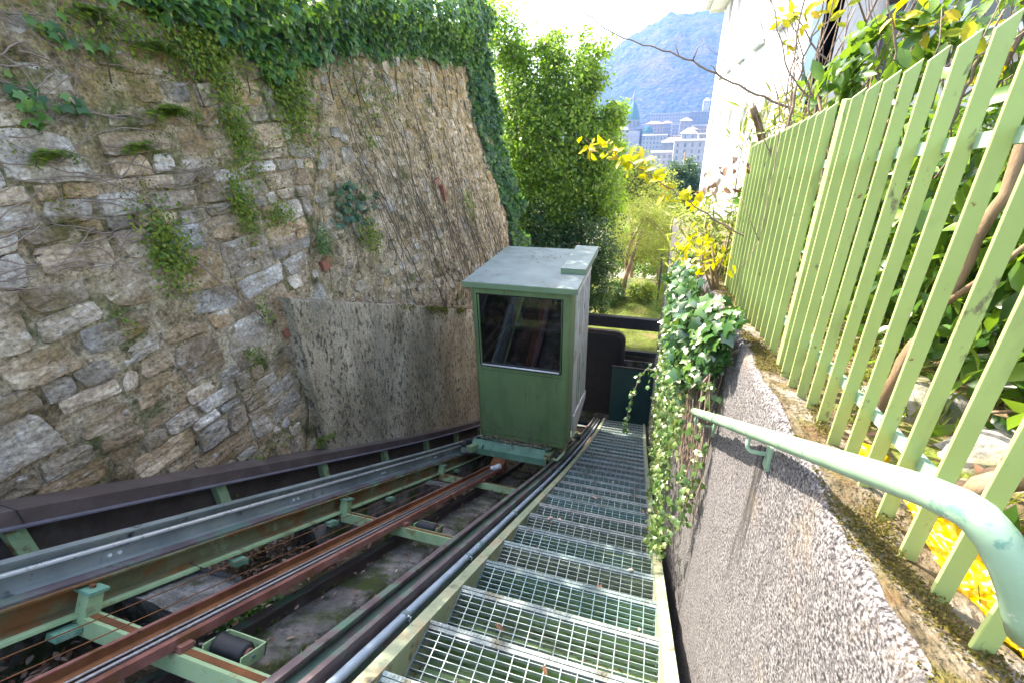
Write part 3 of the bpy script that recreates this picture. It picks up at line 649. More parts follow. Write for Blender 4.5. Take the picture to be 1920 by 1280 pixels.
def fern(label, y, z, s, nf=14, m='fern_leaf'):
    t = thing('fern', (wall_x(y, z) + .03, y, z), label, 'fern')
    P = []; H = []; Nn = []; mb = MB()
    for k in range(nf):
        a = rng.uniform(-1.3, 1.3); L = s * rng.uniform(.8, 1.45); base = Vector((wall_x(y, z) + .03, y, z))
        d = Vector((.55, math.sin(a), math.cos(a) * .55)).normalized(); pts = []
        for i in range(9):
            q = i / 8; p = base + d * L * q + Vector((0, 0, -L * .55 * q * q)); pts.append(p)
        mb.tube(pts, .0015, 3, cap=False)
        side = d.cross(Vector((0, 0, 1))).normalized()
        for i in range(1, 18):
            q = i / 18; p = base + d * L * q + Vector((0, 0, -L * .55 * q * q))
            for sg in (-1, 1): P.append(p); H.append(side * sg + d * .3); Nn.append((.5, 0, 1))
    o = leaves('frond', P, np.array(Nn), s * .34, 'narrow', m, t, hang=np.array([tuple(h) for h in H]) * 2.2, spread=.15)
    mb.build('stem', 'stem_dry', t)['kind'] = 'stuff'
fern('dark fern sprouting from a joint high in the coursed stone wall', 2.5, .13, .18, 18)
fern('small fern on the near stone wall below and left of the dark fern', 2.24, -.06, .12)
fern('feathery fern tuft at the upper left edge of the stone wall', 1.77, -.08, .12)
fern('bright fern high on the wall just under the ivy', 2.55, .5, .16, 14)
fern('pale fern hanging near the top left corner of the wall', 2.25, .62, .15, 12)
fern('small green fern at the foot of the wall beside the render edge', 3.0, -2.78, .13, 12)
fern('fern tuft on the joint between coursed stones and low render wall', 3.15, -1.62, .13, 14)
wp = wall_plant
wp('wall_plant', 'bushy green yellow plant hanging in the middle of the coursed stone wall', 'plant', 2.18, -.66, .15, .26, 1000, .028, 'small', 'fern_leaf')
wp('wall_plant', 'long trail of small leaves running down below the ivy at the wall joint', 'plant', 3.68, .36, .26, .42, 2300, .032, 'small', 'fern_leaf')
wp('wall_plant', 'thin strip of creeping leaves right of the dark fern', 'plant', 3.02, .05, .13, .36, 1200, .027, 'small', 'fern_leaf')
wp('wall_plant', 'loose creeping weeds under the strip of creeping leaves', 'plant', 2.86, -.5, .1, .25, 700, .027, 'small', 'fern_leaf')
wp('wall_plant', 'round clump of small dark leaves beside the red brick in the wall', 'plant', 3.69, -.98, .11, .16, 420, .026, 'small', 'laurel_leaf')
wp('wall_plant', 'patch of weeds left of the round dark clump on the wall', 'plant', 3.2, -.62, .2, .12, 360, .024, 'small', 'fern_leaf')
wp('wall_plant', 'yellowish moss and leaves under the blue green ivy sprig', 'plant', 4.6, -1.1, .18, .2, 500, .03, 'small', 'fern_leaf')
wp('ivy_sprig', 'blue green sprig of large ivy leaves alone on the rubble wall', 'ivy', 4.5, -.72, .34, .2, 110, .075, 'ivy', 'ivy_dark')
wp('ivy_sprig', 'few large ivy leaves at the far left of the near stone wall', 'ivy', 1.76, .15, .08, .18, 26, .065, 'ivy', 'ivy_leaf')
wp('ivy_sprig', 'two pale ivy leaves on dry twigs, upper left of the wall', 'ivy', 1.96, .2, .07, .1, 12, .075, 'ivy', 'ivy_leaf')
wp('ivy_sprig', 'bright ivy leaves just below the top left corner', 'ivy', 2.05, .5, .2, .1, 22, .06, 'ivy', 'ivy_leaf')
wp('wall_plant', 'weeds growing among ochre moss at the top left of the wall', 'plant', 2.35, .58, .4, .18, 450, .03, 'small', 'fern_leaf')
wp('wall_plant', 'feathery weeds hanging under the ivy left of the wall joint', 'plant', 2.95, .55, .3, .22, 1700, .03, 'small', 'fern_leaf')
wp('wall_plant', 'tiny leafy tuft at the left middle of the stone wall', 'plant', 1.75, -1.02, .05, .06, 40, .022, 'small', 'fern_leaf')
wp('wall_plant', 'small tuft on the stones below the bushy hanging plant', 'plant', 2.5, -1.6, .06, .08, 60, .024, 'small', 'fern_leaf')
wp('wall_plant', 'small leaves on the pale stones left of the low render wall', 'plant', 2.75, -1.32, .06, .14, 70, .024, 'small', 'fern_leaf')
wp('wall_plant', 'grassy tuft on rubble above the low render wall far right', 'plant', 7.6, -1.15, .12, .3, 160, .04, 'small', 'fern_leaf')
wp('wall_plant', 'green weeds scattered on the upper rubble wall under the ivy', 'plant', 5.6, .4, .8, .35, 420, .035, 'small', 'fern_leaf')
wp('wall_plant', 'small weed on the rubble wall right of the ivy sprig', 'plant', 5.2, -.1, .12, .14, 70, .035, 'small', 'fern_leaf')
wp('wall_plant', 'low weeds along the foot of the coursed wall behind the brown tray', 'plant', 2.1, -2.45, .5, .05, 130, .03, 'small', 'fern_leaf')

# ================================================================ TRACK
tray = thing('cable_tray', (-2.9, 3, -3), 'dark brown steel cable tray running down along the foot of the stone wall', 'cable tray')
Y2 = upto(-.4, 9.8)
MB().prism([(-3.02, .10), (-2.83, .10), (-2.83, .012), (-2.838, .012), (-2.838, .092), (-3.02, .092)], Y2, zp).build('cover', 'tray_brown', tray)
MB().prism([(-2.845, .010), (-2.80, .010), (-2.80, -.002), (-2.845, -.002)], Y2, zp).build('lip', 'tray_lip', tray)
MB().prism([(-2.93, .0), (-2.905, .0), (-2.905, -.26), (-2.93, -.26)], Y2, zp).build('back_plate', 'tray_brown', tray)
pm = None
for k, y in enumerate([.82, 1.80, 2.78, 3.74, 4.72, 5.7, 6.7, 7.7]):
    m = MB().box(-2.895, -2.835, -.035, .035, -.34, -.004)
    m.box(-2.833, -2.828, -.012, .012, -.06, -.04)
    link('post', m.mesh('post', 'green_paint') if pm is None else pm, tray, (0, y, zp(y))) if pm else None
    if pm is None: pm = m.mesh('post', 'green_paint'); link('post', pm, tray, (0, y, zp(y)))
for y in (.86, 4.1):
    link('cover_joint', MB().box(-3.01, -2.826, -.002, .002, .02, .1025).mesh('cover_joint', 'black_metal'), tray, (0, y, zp(y)))

def bolt(mb, x, y, z, r=.009, l=.012):
    mb.tube([(x, y, z), (x + l, y, z + l * .3)], r, 6)
lr = thing('left_running_rail', (-2.3, 3, -3), 'grey steel channel with bright running strip on a rusty beam, left of the track', 'rail')
Y3 = upto(-.4, 9.9)
MB().prism([(-2.335, .07), (-2.285, .072), (-2.285, .062), (-2.318, .06), (-2.322, -.088), (-2.24, -.094), (-2.24, -.104), (-2.335, -.10)], Y3, zp).build('channel', 'channel_steel', lr)
MB().tube([(-2.306, y, zp(y) + .008) for y in Y3], .012, 8).build('running_strip', 'steel_bright', lr, smooth=True)
MB().prism([(-2.39, -.106), (-2.215, -.106), (-2.215, -.117), (-2.275, -.122), (-2.275, -.243), (-2.20, -.25), (-2.20, -.262), (-2.39, -.262), (-2.39, -.25), (-2.292, -.243), (-2.292, -.122), (-2.39, -.117)], Y3, zp).build('beam', 'web_rust', lr)
MB().prism([(-2.272, -.2475), (-2.198, -.2475), (-2.196, -.264), (-2.2, -.266), (-2.2, -.2635)], Y3, zp).build('flange_edge', 'green_paint', lr)
MB().prism([(-2.28, -.0885), (-2.226, -.091), (-2.226, -.106), (-2.236, -.106), (-2.236, -.094)], Y3, zp).build('channel_foot', 'purple_rust', lr)
bm_ = MB(); bolt(bm_, -2.318, 0, -.045)
bmsh = bm_.mesh('bolt', 'steel_bright')
sp = MB().box(-2.3205, -2.3145, -.05, .05, -.085, -.02).mesh('splice_plate', 'channel_steel')
for y in (.92, 1.95, 2.98, 4.0, 5.0):
    q = link('splice_plate', sp, lr, (0, y, zp(y))); q.rotation_euler = (-math.atan(TS), 0, 0)
    for dy in (-.022, .022):
        b_ = bpy.data.objects.new('bolt', bmsh); COL.objects.link(b_); b_.parent = q; b_.location = (0, dy, 0)
for y in (.72, 1.46, 2.2, 2.95, 3.7, 4.4):
    q = link('flange_clip', MB().box(-2.215, -2.15, -.045, .045, -.275, -.248).mesh('flange_clip', 'teal_paint'), lr, (0, y, zp(y))); q.rotation_euler = (0, 0, 0)
    q.rotation_euler = (-math.atan(TS), 0, 0)

rr = thing('right_running_rail', (-.95, 3, -3), 'purple brown and dark green steel rail right of the track, beside the blue conduit', 'rail')
MB().prism([(-1.02, .0), (-.985, .004), (-.985, -.012), (-1.0, -.012), (-1.0, -.14), (-1.02, -.14)], Y3, zp).build('outer_flange', 'purple_rust', rr)
MB().prism([(-.998, -.045), (-.93, -.05), (-.93, -.06), (-.998, -.056)], Y3, zp).build('web', 'dark_green_metal', rr)
MB().prism([(-.928, -.002), (-.905, -.002), (-.905, -.14), (-.928, -.14)], Y3, zp).build('inner_flange', 'purple_rust', rr)
MB().prism([(-1.05, -.141), (-.88, -.141), (-.88, -.155), (-1.05, -.155)], Y3, zp).build('base_flange', 'dark_green_metal', rr)
cd = thing('conduit', (-.87, 3, -3), 'straight blue grey conduit pipe clipped beside the stairs', 'pipe')
MB().tube([(-.868, y, zp(y) - .055) for y in Y3], .019, 12).build('pipe', 'conduit_blue', cd, smooth=True)
cl = MB(); cl.tube([(-.868, -.012, .0073), (-.868, .012, -.0073)], .0225, 12); cl.box(-.87, -.838, -.01, .01, -.03, -.004); cl.tube([(-.845, 0, -.03), (-.845, 0, .012)], .005, 6)
clm = cl.mesh('clip', 'galvanised'); cou = MB().tube([(-.868, -.03, .018), (-.868, .03, -.018)], .0215, 12).mesh('coupling', 'galvanised', smooth=True)
for y in (1.07, 1.72, 2.62, 3.5, 4.5, 5.6): link('clip', clm, cd, (0, y, zp(y) - .055))
for y in (1.9, 5.05): link('coupling', cou, cd, (0, y, zp(y) - .055))

rc = thing('cable_channel', (-1.74, 2.5, -3), 'long rust red steel channel carrying the haulage cables up the middle of the track', 'channel')
Yc = upto(-.3, 4.55)
MB().prism([(-1.825, -.195), (-1.815, -.195), (-1.813, -.235), (-1.745, -.238), (-1.745, -.205), (-1.735, -.205), (-1.735, -.246), (-1.825, -.244)], Yc, zp).build('rusty_channel', 'orange_rust', rc)
MB().prism([(-1.829, -.192), (-1.812, -.192), (-1.812, -.199), (-1.829, -.199)], Yc, zp).build('edge', 'red_oxide', rc)
MB().prism([(-1.68, -.2), (-1.655, -.2), (-1.65, -.245), (-1.734, -.248), (-1.734, -.24), (-1.68, -.238)], Yc, zp).build('guard_angle', 'red_oxide', rc)
cb = thing('haulage_cables', (-1.7, 2.5, -3), 'pair of twisted steel haulage cables lying in the red channel', 'cable')
for x, o_, r_ in ((-1.706, -.207, .0085), (-1.728, -.199, .005)):
    MB().tube([(x, y, zp(y) + o_) for y in upto(-.3, 4.5)], r_, 8).build('cable', 'cable_steel', cb, smooth=True)
for x, o_, lab in ((-1.875, -.18, 'thin rusty wire left of the red channel'), (-1.98, -.165, 'thin rusty wire furthest left over the track')):
    tag(MB().tube([(x, y, zp(y) + o_) for y in upto(-.3, 4.5)], .0028, 5).build('wire', 'orange_rust', None, smooth=True), lab, 'wire')

lw = thing('low_rail', (-1.73, 3, -3.5), 'low dark brown rail on the ground below the cable channel', 'rail')
MB().prism([(-1.765, -.395), (-1.71, -.395), (-1.71, -.41), (-1.73, -.414), (-1.73, -.515), (-1.70, -.525), (-1.70, -.54), (-1.78, -.54), (-1.745, -.515), (-1.745, -.414), (-1.765, -.41)], Y3, zp).build('rail_body', 'tray_brown', lw)
MB().prism([(-1.764, -.3925), (-1.711, -.3925), (-1.711, -.3945), (-1.764, -.3945)], Y3, zp).build('rail_head', 'purple_rust', lw)

A = -math.atan(TS)
def tie(y, label, roller=True):
    t = thing('cross_tie', (-1.6, y, zp(y) - .3), label, 'cross beam')
    rot = Matrix.Rotation(A, 3, 'X')
    def bx(nm, m, *q, bev=.003):
        b = MB(); b.box(*q, rot=rot, c=Vector((0, 0, 0))); o = link(nm, b.mesh(nm, m), t, (0, y, zp(y) - .30)); return o
    bx('beam', 'green_paint', -2.2, -1.03, -.035, .035, -.035, .035)
    bx('rusty_top', 'orange_rust', -2.16, -1.04, -.016, .016, .0352, .0382)
    bx('upright', 'green_paint', -2.23, -2.165, -.03, .03, -.035, .13)
    bx('cap_plate', 'teal_paint', -2.245, -2.15, -.04, .04, .131, .144)
    b = MB(); b.tube([(-2.197, 0, .145), (-2.197, 0, .157)], .013, 6); b.v = [tuple(rot @ Vector(p)) for p in b.v]
    link('nut', b.mesh('nut', 'orange_rust'), t, (0, y, zp(y) - .30))
    bx('clamp', 'red_oxide', -1.665, -1.625, -.03, .03, .036, .062)
    if roller:
        r_ = thing('cable_roller', (-1.49, y + .09, zp(y) - .30), 'black rubber cable roller in a rusty bracket on the ' + label.split(',')[0], 'roller')
        def rb(nm, m, b, sm=False): b.v = [tuple(rot @ Vector(p)) for p in b.v]; return link(nm, b.mesh(nm, m, sm), r_, (0, y, zp(y) - .30))
        b = MB(); b.tube([(-1.575, .10, .03), (-1.57, .10, .03), (-1.56, .10, .03), (-1.43, .10, .03), (-1.42, .10, .03)], [.035, .047, .042, .042, .035], 16); rb('drum', 'rubber', b, True)
        rb('hub', 'red_oxide', MB().tube([(-1.42, .10, .03), (-1.408, .10, .03)], .024, 10))
        rb('axle', 'galvanised', MB().tube([(-1.60, .10, .03), (-1.385, .10, .03)], .008, 8))
        rb('bracket', 'green_paint', MB().box(-1.395, -1.389, .036, .165, .0, .055).box(-1.59, -1.584, .036, .165, .0, .055).box(-1.59, -1.389, .158, .165, .0, .055))
    return t
tie(.66, 'nearest green cross beam, between rails at the bottom of the picture')
tie(2.22, 'second green cross beam, halfway to the cabin')
tie(3.86, 'third green cross beam, just before the cabin', False)
tie(8.2, 'far cross beam, beyond the cabin', False)
for k, (y, lab) in enumerate(((6.4, 'nearest'), (6.9, 'second'), (7.5, 'third'), (8.8, 'last'))):
    b = MB().box(-2.2, -1.0, y - .03, y + .03, zp(y) - .12, zp(y) - .07)
    tag(b.build('sleeper', 'purple_rust'), lab + ' dark sleeper bar between the rails below the cabin', 'sleeper')

def pier(y, w_, label, h=.3, x0=-2.36, x1=-1.93):
    V = []; zt = zp(y) - .268; z0 = zp(y) - .75
    m = MB(); n = 6
    m.box(x0, x1, y - w_ / 2, y + w_ / 2, z0, zt)
    import bmesh as _b
    bm = _b.new(); me0 = m.mesh('pier', 'pier_concrete'); bm.from_mesh(me0); _b.ops.subdivide_edges(bm, edges=bm.edges[:], cuts=7, use_grid_fill=True)
    for v in bm.verts:
        q = nz(v.co.x * 6, v.co.y * 6, v.co.z * 6); v.co += Vector((q, q * .7, q * .5)) * .018
        if v.co.z > zt - .05: v.co.z += nz(v.co.x * 14, v.co.y * 14, 2) * .012 - TS * (v.co.y - y) - .02
    bm.to_mesh(me0); bm.free()
    o = link('concrete_pier', me0); tag(o, label, 'concrete block')
pier(.99, .30, 'rough concrete block under the left rail, nearest the camera')
pier(3.55, .16, 'narrow concrete block under the left rail near the cabin')
b = MB(); b.prism([(-2.40, -.30), (-2.2, -.30), (-2.18, -.6), (-2.40, -.6)], upto(1.9, 6), zp)
tag(b.build('concrete_curb', 'concrete'), 'mossy concrete curb under the left running rail', 'curb')
tag(MB().prism([(-2.45, -.27), (-2.36, -.27), (-2.36, -.6), (-2.45, -.6)], upto(-.3, 1.2), zp).build('concrete_footing', 'concrete'), 'dark concrete footing behind the nearest block, under the left rail', 'footing')

# litter and weeds on the ground
def scatter(name, label, cat, n, xr, yr, off, size, kind, m, spread=.5, dens=None, hang=None, nd=(0, .3, 1)):
    P = []
    while len(P) < n:
        x = rng.uniform(*xr); y = rng.uniform(*yr)
        if dens and rng.random() > dens(x, y): continue
        P.append((x, y, zp(y) + off + rng.uniform(-.01, .025)))
    return tag(leaves(name, P, nd, size, kind, m, None, spread=spread, hang=hang), label, cat, kind='stuff')
scatter('fallen_leaves', 'brown fallen leaves littering the ground under the track', 'fallen leaves', 2200, (-2.9, -1.03), (.3, 7), -.50, .045, 'oval', 'dead_leaf', dens=lambda x, y: .12 + .88 * smooth01(mn.noise(Vector((x * 2.2, y * 1.6, 1))) * 2.4 + .35))
scatter('red_leaves', 'reddish dead leaves in the pit beside the nearest cross beam', 'fallen leaves', 700, (-2.6, -1.85), (.2, 2.2), -.47, .05, 'oval', 'dead_leaf')
scatter('strip_leaves', 'dry leaves collected on the concrete footway beside the right rail', 'fallen leaves', 1300, (-1.7, -1.03), (.4, 6), -.455, .035, 'oval', 'dead_leaf', dens=lambda x, y: .15 + .85 * smooth01((x + 1.5) * 3))
scatter('ground_weeds', 'small green weeds in the soil between the rails', 'weeds', 1500, (-2.2, -1.72), (.45, 3.5), -.49, .035, 'oval', 'laurel_leaf', dens=lambda x, y: smooth01(mn.noise(Vector((x * 3.2, y * 2.2, 11))) * 4 - .4), nd=(0, 0, 1))
scatter('moss_tufts', 'green moss along the edges of the concrete footway', 'moss', 5000, (-1.75, -1.3), (.4, 6), -.485, .016, 'small', 'moss_leaf', dens=lambda x, y: smooth01(mn.noise(Vector((x * 5, y * 2.2, 21))) * 4 - .6) * (1 if x > -1.5 else .5), nd=(0, 0, 1), spread=.8)
scatter('wall_foot_weeds', 'weeds and stones in the gap between tray and left rail', 'weeds', 700, (-2.8, -2.4), (.6, 5), -.4, .035, 'oval', 'laurel_leaf', dens=lambda x, y: smooth01(mn.noise(Vector((x * 3, y * 2, 5))) * 3), nd=(0, 0, 1))
# loose stones in the gap
m = MB()
for k in range(90):
    y = rng.uniform(.4, 5); x = rng.uniform(-2.82, -2.42); r_ = rng.uniform(.02, .06); vs, fs = stone_mesh(r_ * 2, r_ * 1.6, r_, 9000 + k, 8)
    R = Matrix.Rotation(-PI / 2, 3, 'Y'); m.add([R @ Vector(p) * 1 + Vector((x, y, zp(y) - .5)) for p in vs], fs)
tag(m.build('gap_rubble', 'rubble'), 'loose stones lying between the brown tray and the left rail', 'stones', kind='stuff')

# ================================================================ STAIRS
st = thing('grating_stairs', (-.25, 3, -3), 'long straight flight of galvanised grating treads between two green stringers', 'stairs')
Ys = upto(-.3, 10.0)
MB().prism([(-.782, 0), (-.728, .0), (-.728, -.008), (-.775, -.008), (-.775, -.20), (-.735, -.20), (-.735, -.208), (-.782, -.208)], Ys, zp).build('left_stringer', 'stringer_paint', st)
MB().prism([(-.7285, -.002), (-.7275, -.002), (-.7275, -.2), (-.7285, -.2)], Ys, zp).build('stringer_web', 'stringer_paint', st)
MB().prism([(.205, -.002), (.258, -.002), (.258, -.2), (.25, -.2), (.25, -.01), (.205, -.01)], Ys, zp).build('right_stringer', 'stringer_paint', st)
MB().prism([(.2045, -.002), (.2055, -.002), (.2055, -.2), (.2045, -.2)], Ys, zp).build('stringer_web', 'stringer_paint', st)
g = MB(); XL, XR = -.726, .203; D = .315
for k in range(10):                                     # bearing bars, parallel to the nosing
    y = -D + .008 + k * (D - .04) / 9.4; g.box(XL, XR, y - .0014, y + .0014, -.024, -.002)
nx = 15
for k in range(1, nx):
    x = XL + (XR - XL) * k / nx; g.box(x - .002, x + .002, -D + .004, -.03, -.010, -.0008)
for x in (XL, XR - .004): g.box(x, x + .004, -D, -.002, -.034, .0)
gm = g.mesh('grating', 'galvanised')
ns_ = MB(); ns_.box(XL, XR, -.034, -.019, -.034, .001).box(XL, XR, -.0165, -.001, -.036, .0035).box(XL + .001, XR - .001, -.0195, -.016, -.034, -.003)
for k in range(60):
    x = XL + .01 + (XR - XL - .02) * k / 59; ns_.box(x - .003, x + .003, -.014, -.004, .0034, .0052)
nm = ns_.mesh('nosing', 'nosing_steel')
y = 1.055 - .312 * 3; k = 0
while y < 9.95:
    z = zp(y) - .006
    q = link('tread', gm, st, (0, y, z)); r_ = bpy.data.objects.new('nosing', nm); COL.objects.link(r_); r_.parent = q
    y += .312
MB().prism([(-.726, -.205), (.203, -.205), (.203, -.211), (-.726, -.211)], Ys, zp).build('under_plate', 'pan_green', st)
b = MB()
y = 1.055 - .312 * 3
while y < 9.9:                                        # stiffening angles folded into the plate under each tread
    b.box(-.725, .202, y - .02, y - .012, zp(y) - .20, zp(y) - .07); y += .312
b.build('riser_angles', 'pan_green', st)['kind'] = 'stuff'
P = [(rng.uniform(-.7, .19), yy, zp(yy) - .198) for yy in rng.uniform(.1, 7, 900) if rng.random() < .75]
tag(leaves('stair_litter', P, (0, .5, 1), .03, 'small', 'dead_leaf', None, spread=.4), 'dead leaves and bits lying on the plate under the stair gratings', 'leaf litter', kind='stuff')
P = [(rng.uniform(-.68, .16), (yy := rng.uniform(.9, 6)), zp(1.055 + .312 * math.ceil((yy - 1.055) / .312)) + .004) for _ in range(22)] + [(-.55, 2.55, zp(2.6)), (-.1, 1.75, zp(1.9) + .0), (.02, 1.6, zp(1.8)), (-.35, 3.2, zp(3.3)), (-.2, 3.9, zp(4.05)), (.12, 1.5, zp(1.68)), (-.5, 1.2, zp(1.3)), (-.3, 5.1, zp(5.25))]
tag(leaves('tread_leaves', P, (0, 0, 1), .05, 'oval', 'dead_leaf', None, spread=.3), 'a few dry leaves lying on the grating treads', 'fallen leaves', kind='stuff')

# ================================================================ CABIN
cab = thing('lift_cabin', (-1.5, 5.7, -4.6), 'green inclined lift cabin with dark windows and pale flat roof standing on the track', 'lift cabin')
x0, x1, y0, y1, zb, zt = -2.13, -.86, 4.98, 6.5, -4.0, -1.76
def curved_panel(z_lo, z_hi, name, m, th=.03):
    """front skin with rounded vertical corners"""
    r = .085; pts = []
    pts.append((x0, y0 + .3)); 
    for k in range(7): a = PI + k * PI / 12; pts.append((x0 + r + r * math.cos(a), y0 + r + r * math.sin(a)))
    for k in range(7): a = 1.5 * PI + k * PI / 12; pts.append((x1 - r + r * math.cos(a), y0 + r + r * math.sin(a)))
    pts.append((x1, y0 + .3))
    b = MB(); n = len(pts); vs = [(x, y, z) for z in (z_lo, z_hi) for x, y in pts]
    inn = [(x + (th if x < -1.5 else -th) * (1 if abs(x - (x0 + x1) / 2) > .5 else 0), y + (th if y < y0 + .05 else 0)) for x, y in pts]
    vs += [(x, y, z) for z in (z_lo, z_hi) for x, y in inn]
    fs = [(k, k + 1, n + k + 1, n + k) for k in range(n - 1)] + [(2 * n + k + 1, 2 * n + k, 3 * n + k, 3 * n + k + 1) for k in range(n - 1)]
    fs += [(n + k, n + k + 1, 3 * n + k + 1, 3 * n + k) for k in range(n - 1)] + [(k + 1, k, 2 * n + k, 2 * n + k + 1) for k in range(n - 1)]
    b.add(vs, fs); o = b.build(name, m, cab)
    o.data.shade_smooth(); 
    try: o.data.set_sharp_from_angle(angle=math.radians(35))
    except Exception: pass
    return o
wz0, wz1 = -2.86, -1.86
curved_panel(zb, wz0, 'lower_panel', 'cabin_green')
curved_panel(wz1, zt, 'upper_panel', 'cabin_green')
def corner(xc, sgn):
    r = .085; pts = [(xc, y0 + .3)]
    for k in range(7):
        a = (PI + k * PI / 12) if sgn < 0 else (2 * PI - k * PI / 12)
        cx = xc + r if sgn < 0 else xc - r
        pts.append((cx + r * math.cos(a), y0 + r + r * math.sin(a)))
    pts.append((pts[-1][0] - sgn * (.0 if sgn < 0 else .0) , y0)); e = pts[-1]
    pts[-1] = (e[0] + (-sgn) * .012, y0)
    n = len(pts); inn = [(x + (-sgn) * .03, y + .03) for x, y in pts]
    vs = [(x, y, z) for z in (wz0, wz1) for x, y in pts] + [(x, y, z) for z in (wz0, wz1) for x, y in inn]
    fs = [(k, k + 1, n + k + 1, n + k) for k in range(n - 1)] + [(2 * n + k + 1, 2 * n + k, 3 * n + k, 3 * n + k + 1) for k in range(n - 1)] + [(n - 1, 3 * n - 1, 4 * n - 1, 2 * n - 1)]
    o = MB().add(vs, fs).build('corner_post', 'cabin_green', cab); o.data.shade_smooth()
corner(x0, -1); corner(x1, 1)
wx0, wx1 = x0 + .097, x1 - .097
B = MB()
MB().box(wx0 - .002, wx1 + .002, y0 + .012, y0 + .020, wz0 + .0, wz1 - .0).build('front_window', 'cabin_glass', cab)
MB().box(wx0 - .0, wx1 + .0, y0 - .006, y0 + .010, wz0 + .001, wz0 + .016).build('window_sill', 'black_metal', cab)
MB().tube([(wx0 + .02, y0 - .012, wz0 + .03), (wx1 - .02, y0 - .012, wz0 + .03)], .012, 8).build('front_bar', 'chrome', cab, smooth=True)
gk = .012
for nm_, q in (('window_seal', (wx0 - gk, wx1 + gk, y0 - .004, y0 + .008, wz1 - .001, wz1 + gk)), ('window_seal', (wx0 - gk, wx0 + .001, y0 - .004, y0 + .008, wz0 + .016, wz1 - .002)), ('window_seal', (wx1 - .001, wx1 + gk, y0 - .004, y0 + .008, wz0 + .016, wz1 - .002))):
    MB().box(*q).build(nm_, 'rubber', cab)
MB().box(x0 + .09, x1 - .09, y0 - .0015, y0 + .002, wz0 - .052, wz0 - .048).build('panel_seam', 'black_metal', cab)
MB().box(x0 + .09, x1 - .09, y0 - .0015, y0 + .002, zb + .062, zb + .066).build('panel_seam', 'black_metal', cab)
rv = MB().tube([(0, 0, 0), (0, -.004, 0)], .006, 8).mesh('rivet', 'fascia')
for k in range(8):
    for z in (zb + .035, wz0 - .03, wz1 + .05): link('rivet', rv, cab, (x0 + .1 + (x1 - x0 - .2) * k / 7, y0, z))
# back, left side, floor, interior
MB().box(x0 + .03, x1 - .03, y1 - .04, y1, zb, -2.95).build('back_panel', 'cabin_green', cab)
MB().box(x0 + .03, x1 - .03, y1 - .04, y1, -1.95, zt).build('back_header', 'cabin_green', cab)
MB().box(x0, x0 + .03, y0 + .302, y1, zb, -2.95).build('left_panel', 'cabin_green', cab)
MB().box(x0, x0 + .03, y0 + .302, y1, -1.95, zt).build('left_header', 'cabin_green', cab)
for (a, b_) in ((x0, y1 - .09), (x1 - .09, y1 - .09)): MB().box(a + .001, a + .09, b_, y1 + .001, -2.949, -1.951).build('back_post', 'cabin_green', cab)
MB().box(x0 + .09, x1 - .09, y1 - .03, y1 - .022, -2.95, -1.95).build('back_window', 'cabin_glass', cab)
MB().box(x0 + .012, x0 + .02, y0 + .302, y1 - .09, -2.95, -1.95).build('side_window', 'cabin_glass', cab)
MB().box(x0 + .03, x1 - .03, y0 + .03, y1 - .04, zb + .005, zb + .05).build('floor', 'black_metal', cab)
MB().box(x0 + .03, x1 - .03, y0 + .03, y1 - .04, zt - .03, zt - .004).build('ceiling', 'black_metal', cab)
MB().box(x0 + .031, x0 + .05, y0 + .31, y1 - .05, zb + .05, -2.96).build('inner_lining', 'black_metal', cab)
MB().box(x0 + .05, x1 - .031, y1 - .06, y1 - .041, zb + .05, -2.96).build('inner_lining', 'black_metal', cab)
MB().tube([(x0 + .09, y0 + .05, -2.80), (x0 + .09, y1 - .3, -2.80), (x1 - .08, y1 - .3, -2.80)], .016, 8).build('grab_rail', 'chrome', cab, smooth=True)
MB().box(-1.2, -.95, y1 - .2, y1 - .065, -3.2, -2.35).build('control_box', 'black_metal', cab)
# door side
for (ya, yb, mm, xo) in ((y0 + .302, y0 + .36, 'cabin_green', 0), (y0 + .36, y0 + .40, 'aluminium', .022), (y0 + .43, y0 + .47, 'aluminium', .03), (y0 + .86, y0 + .90, 'aluminium', .026), (y0 + .91, y0 + .95, 'aluminium', .026), (y0 + .56, y0 + .585, 'aluminium', .02), (y0 + .70, y0 + .73, 'aluminium', .02), (y0 + 1.1, y0 + 1.14, 'aluminium', .02), (y0 + 1.24, y0 + 1.28, 'aluminium', .022), (y1 - .14, y1 - .09, 'aluminium', .03)):
    MB().box(x1 - .03, x1 + xo, ya, yb, zb + .05, zt).build('door_profile', mm, cab)
MB().box(x1 - .006, x1 + .001, y0 + .40, y1 - .14, -2.95, -1.9).build('door_window', 'cabin_glass', cab)
MB().box(x1 - .02, x1 + .012, y0 + .47, y0 + .86, zb + .05, -2.95).build('door_panel', 'fascia', cab)
MB().box(x1 - .02, x1 + .012, y0 + .95, y1 - .14, zb + .05, -2.95).build('door_panel', 'fascia', cab)
MB().box(x1 - .02, x1 + .035, y0 + .36, y1 - .05, zt - .13, zt + .0).build('door_track', 'aluminium', cab)
MB().add([(x1 + .015, y0 + .36, zb + .3), (x1 + .015, y0 + .36, zb - .08), (x1 + .015, y1, zb - .08), (x1 + .015, y1, zb + .05), (x1 + .035, y0 + .36, zb + .3), (x1 + .035, y0 + .36, zb - .08), (x1 + .035, y1, zb - .08), (x1 + .035, y1, zb + .05)],
         [(0, 1, 2, 3), (7, 6, 5, 4), (0, 4, 5, 1), (1, 5, 6, 2), (2, 6, 7, 3), (3, 7, 4, 0)]).build('door_skirt', 'aluminium', cab)
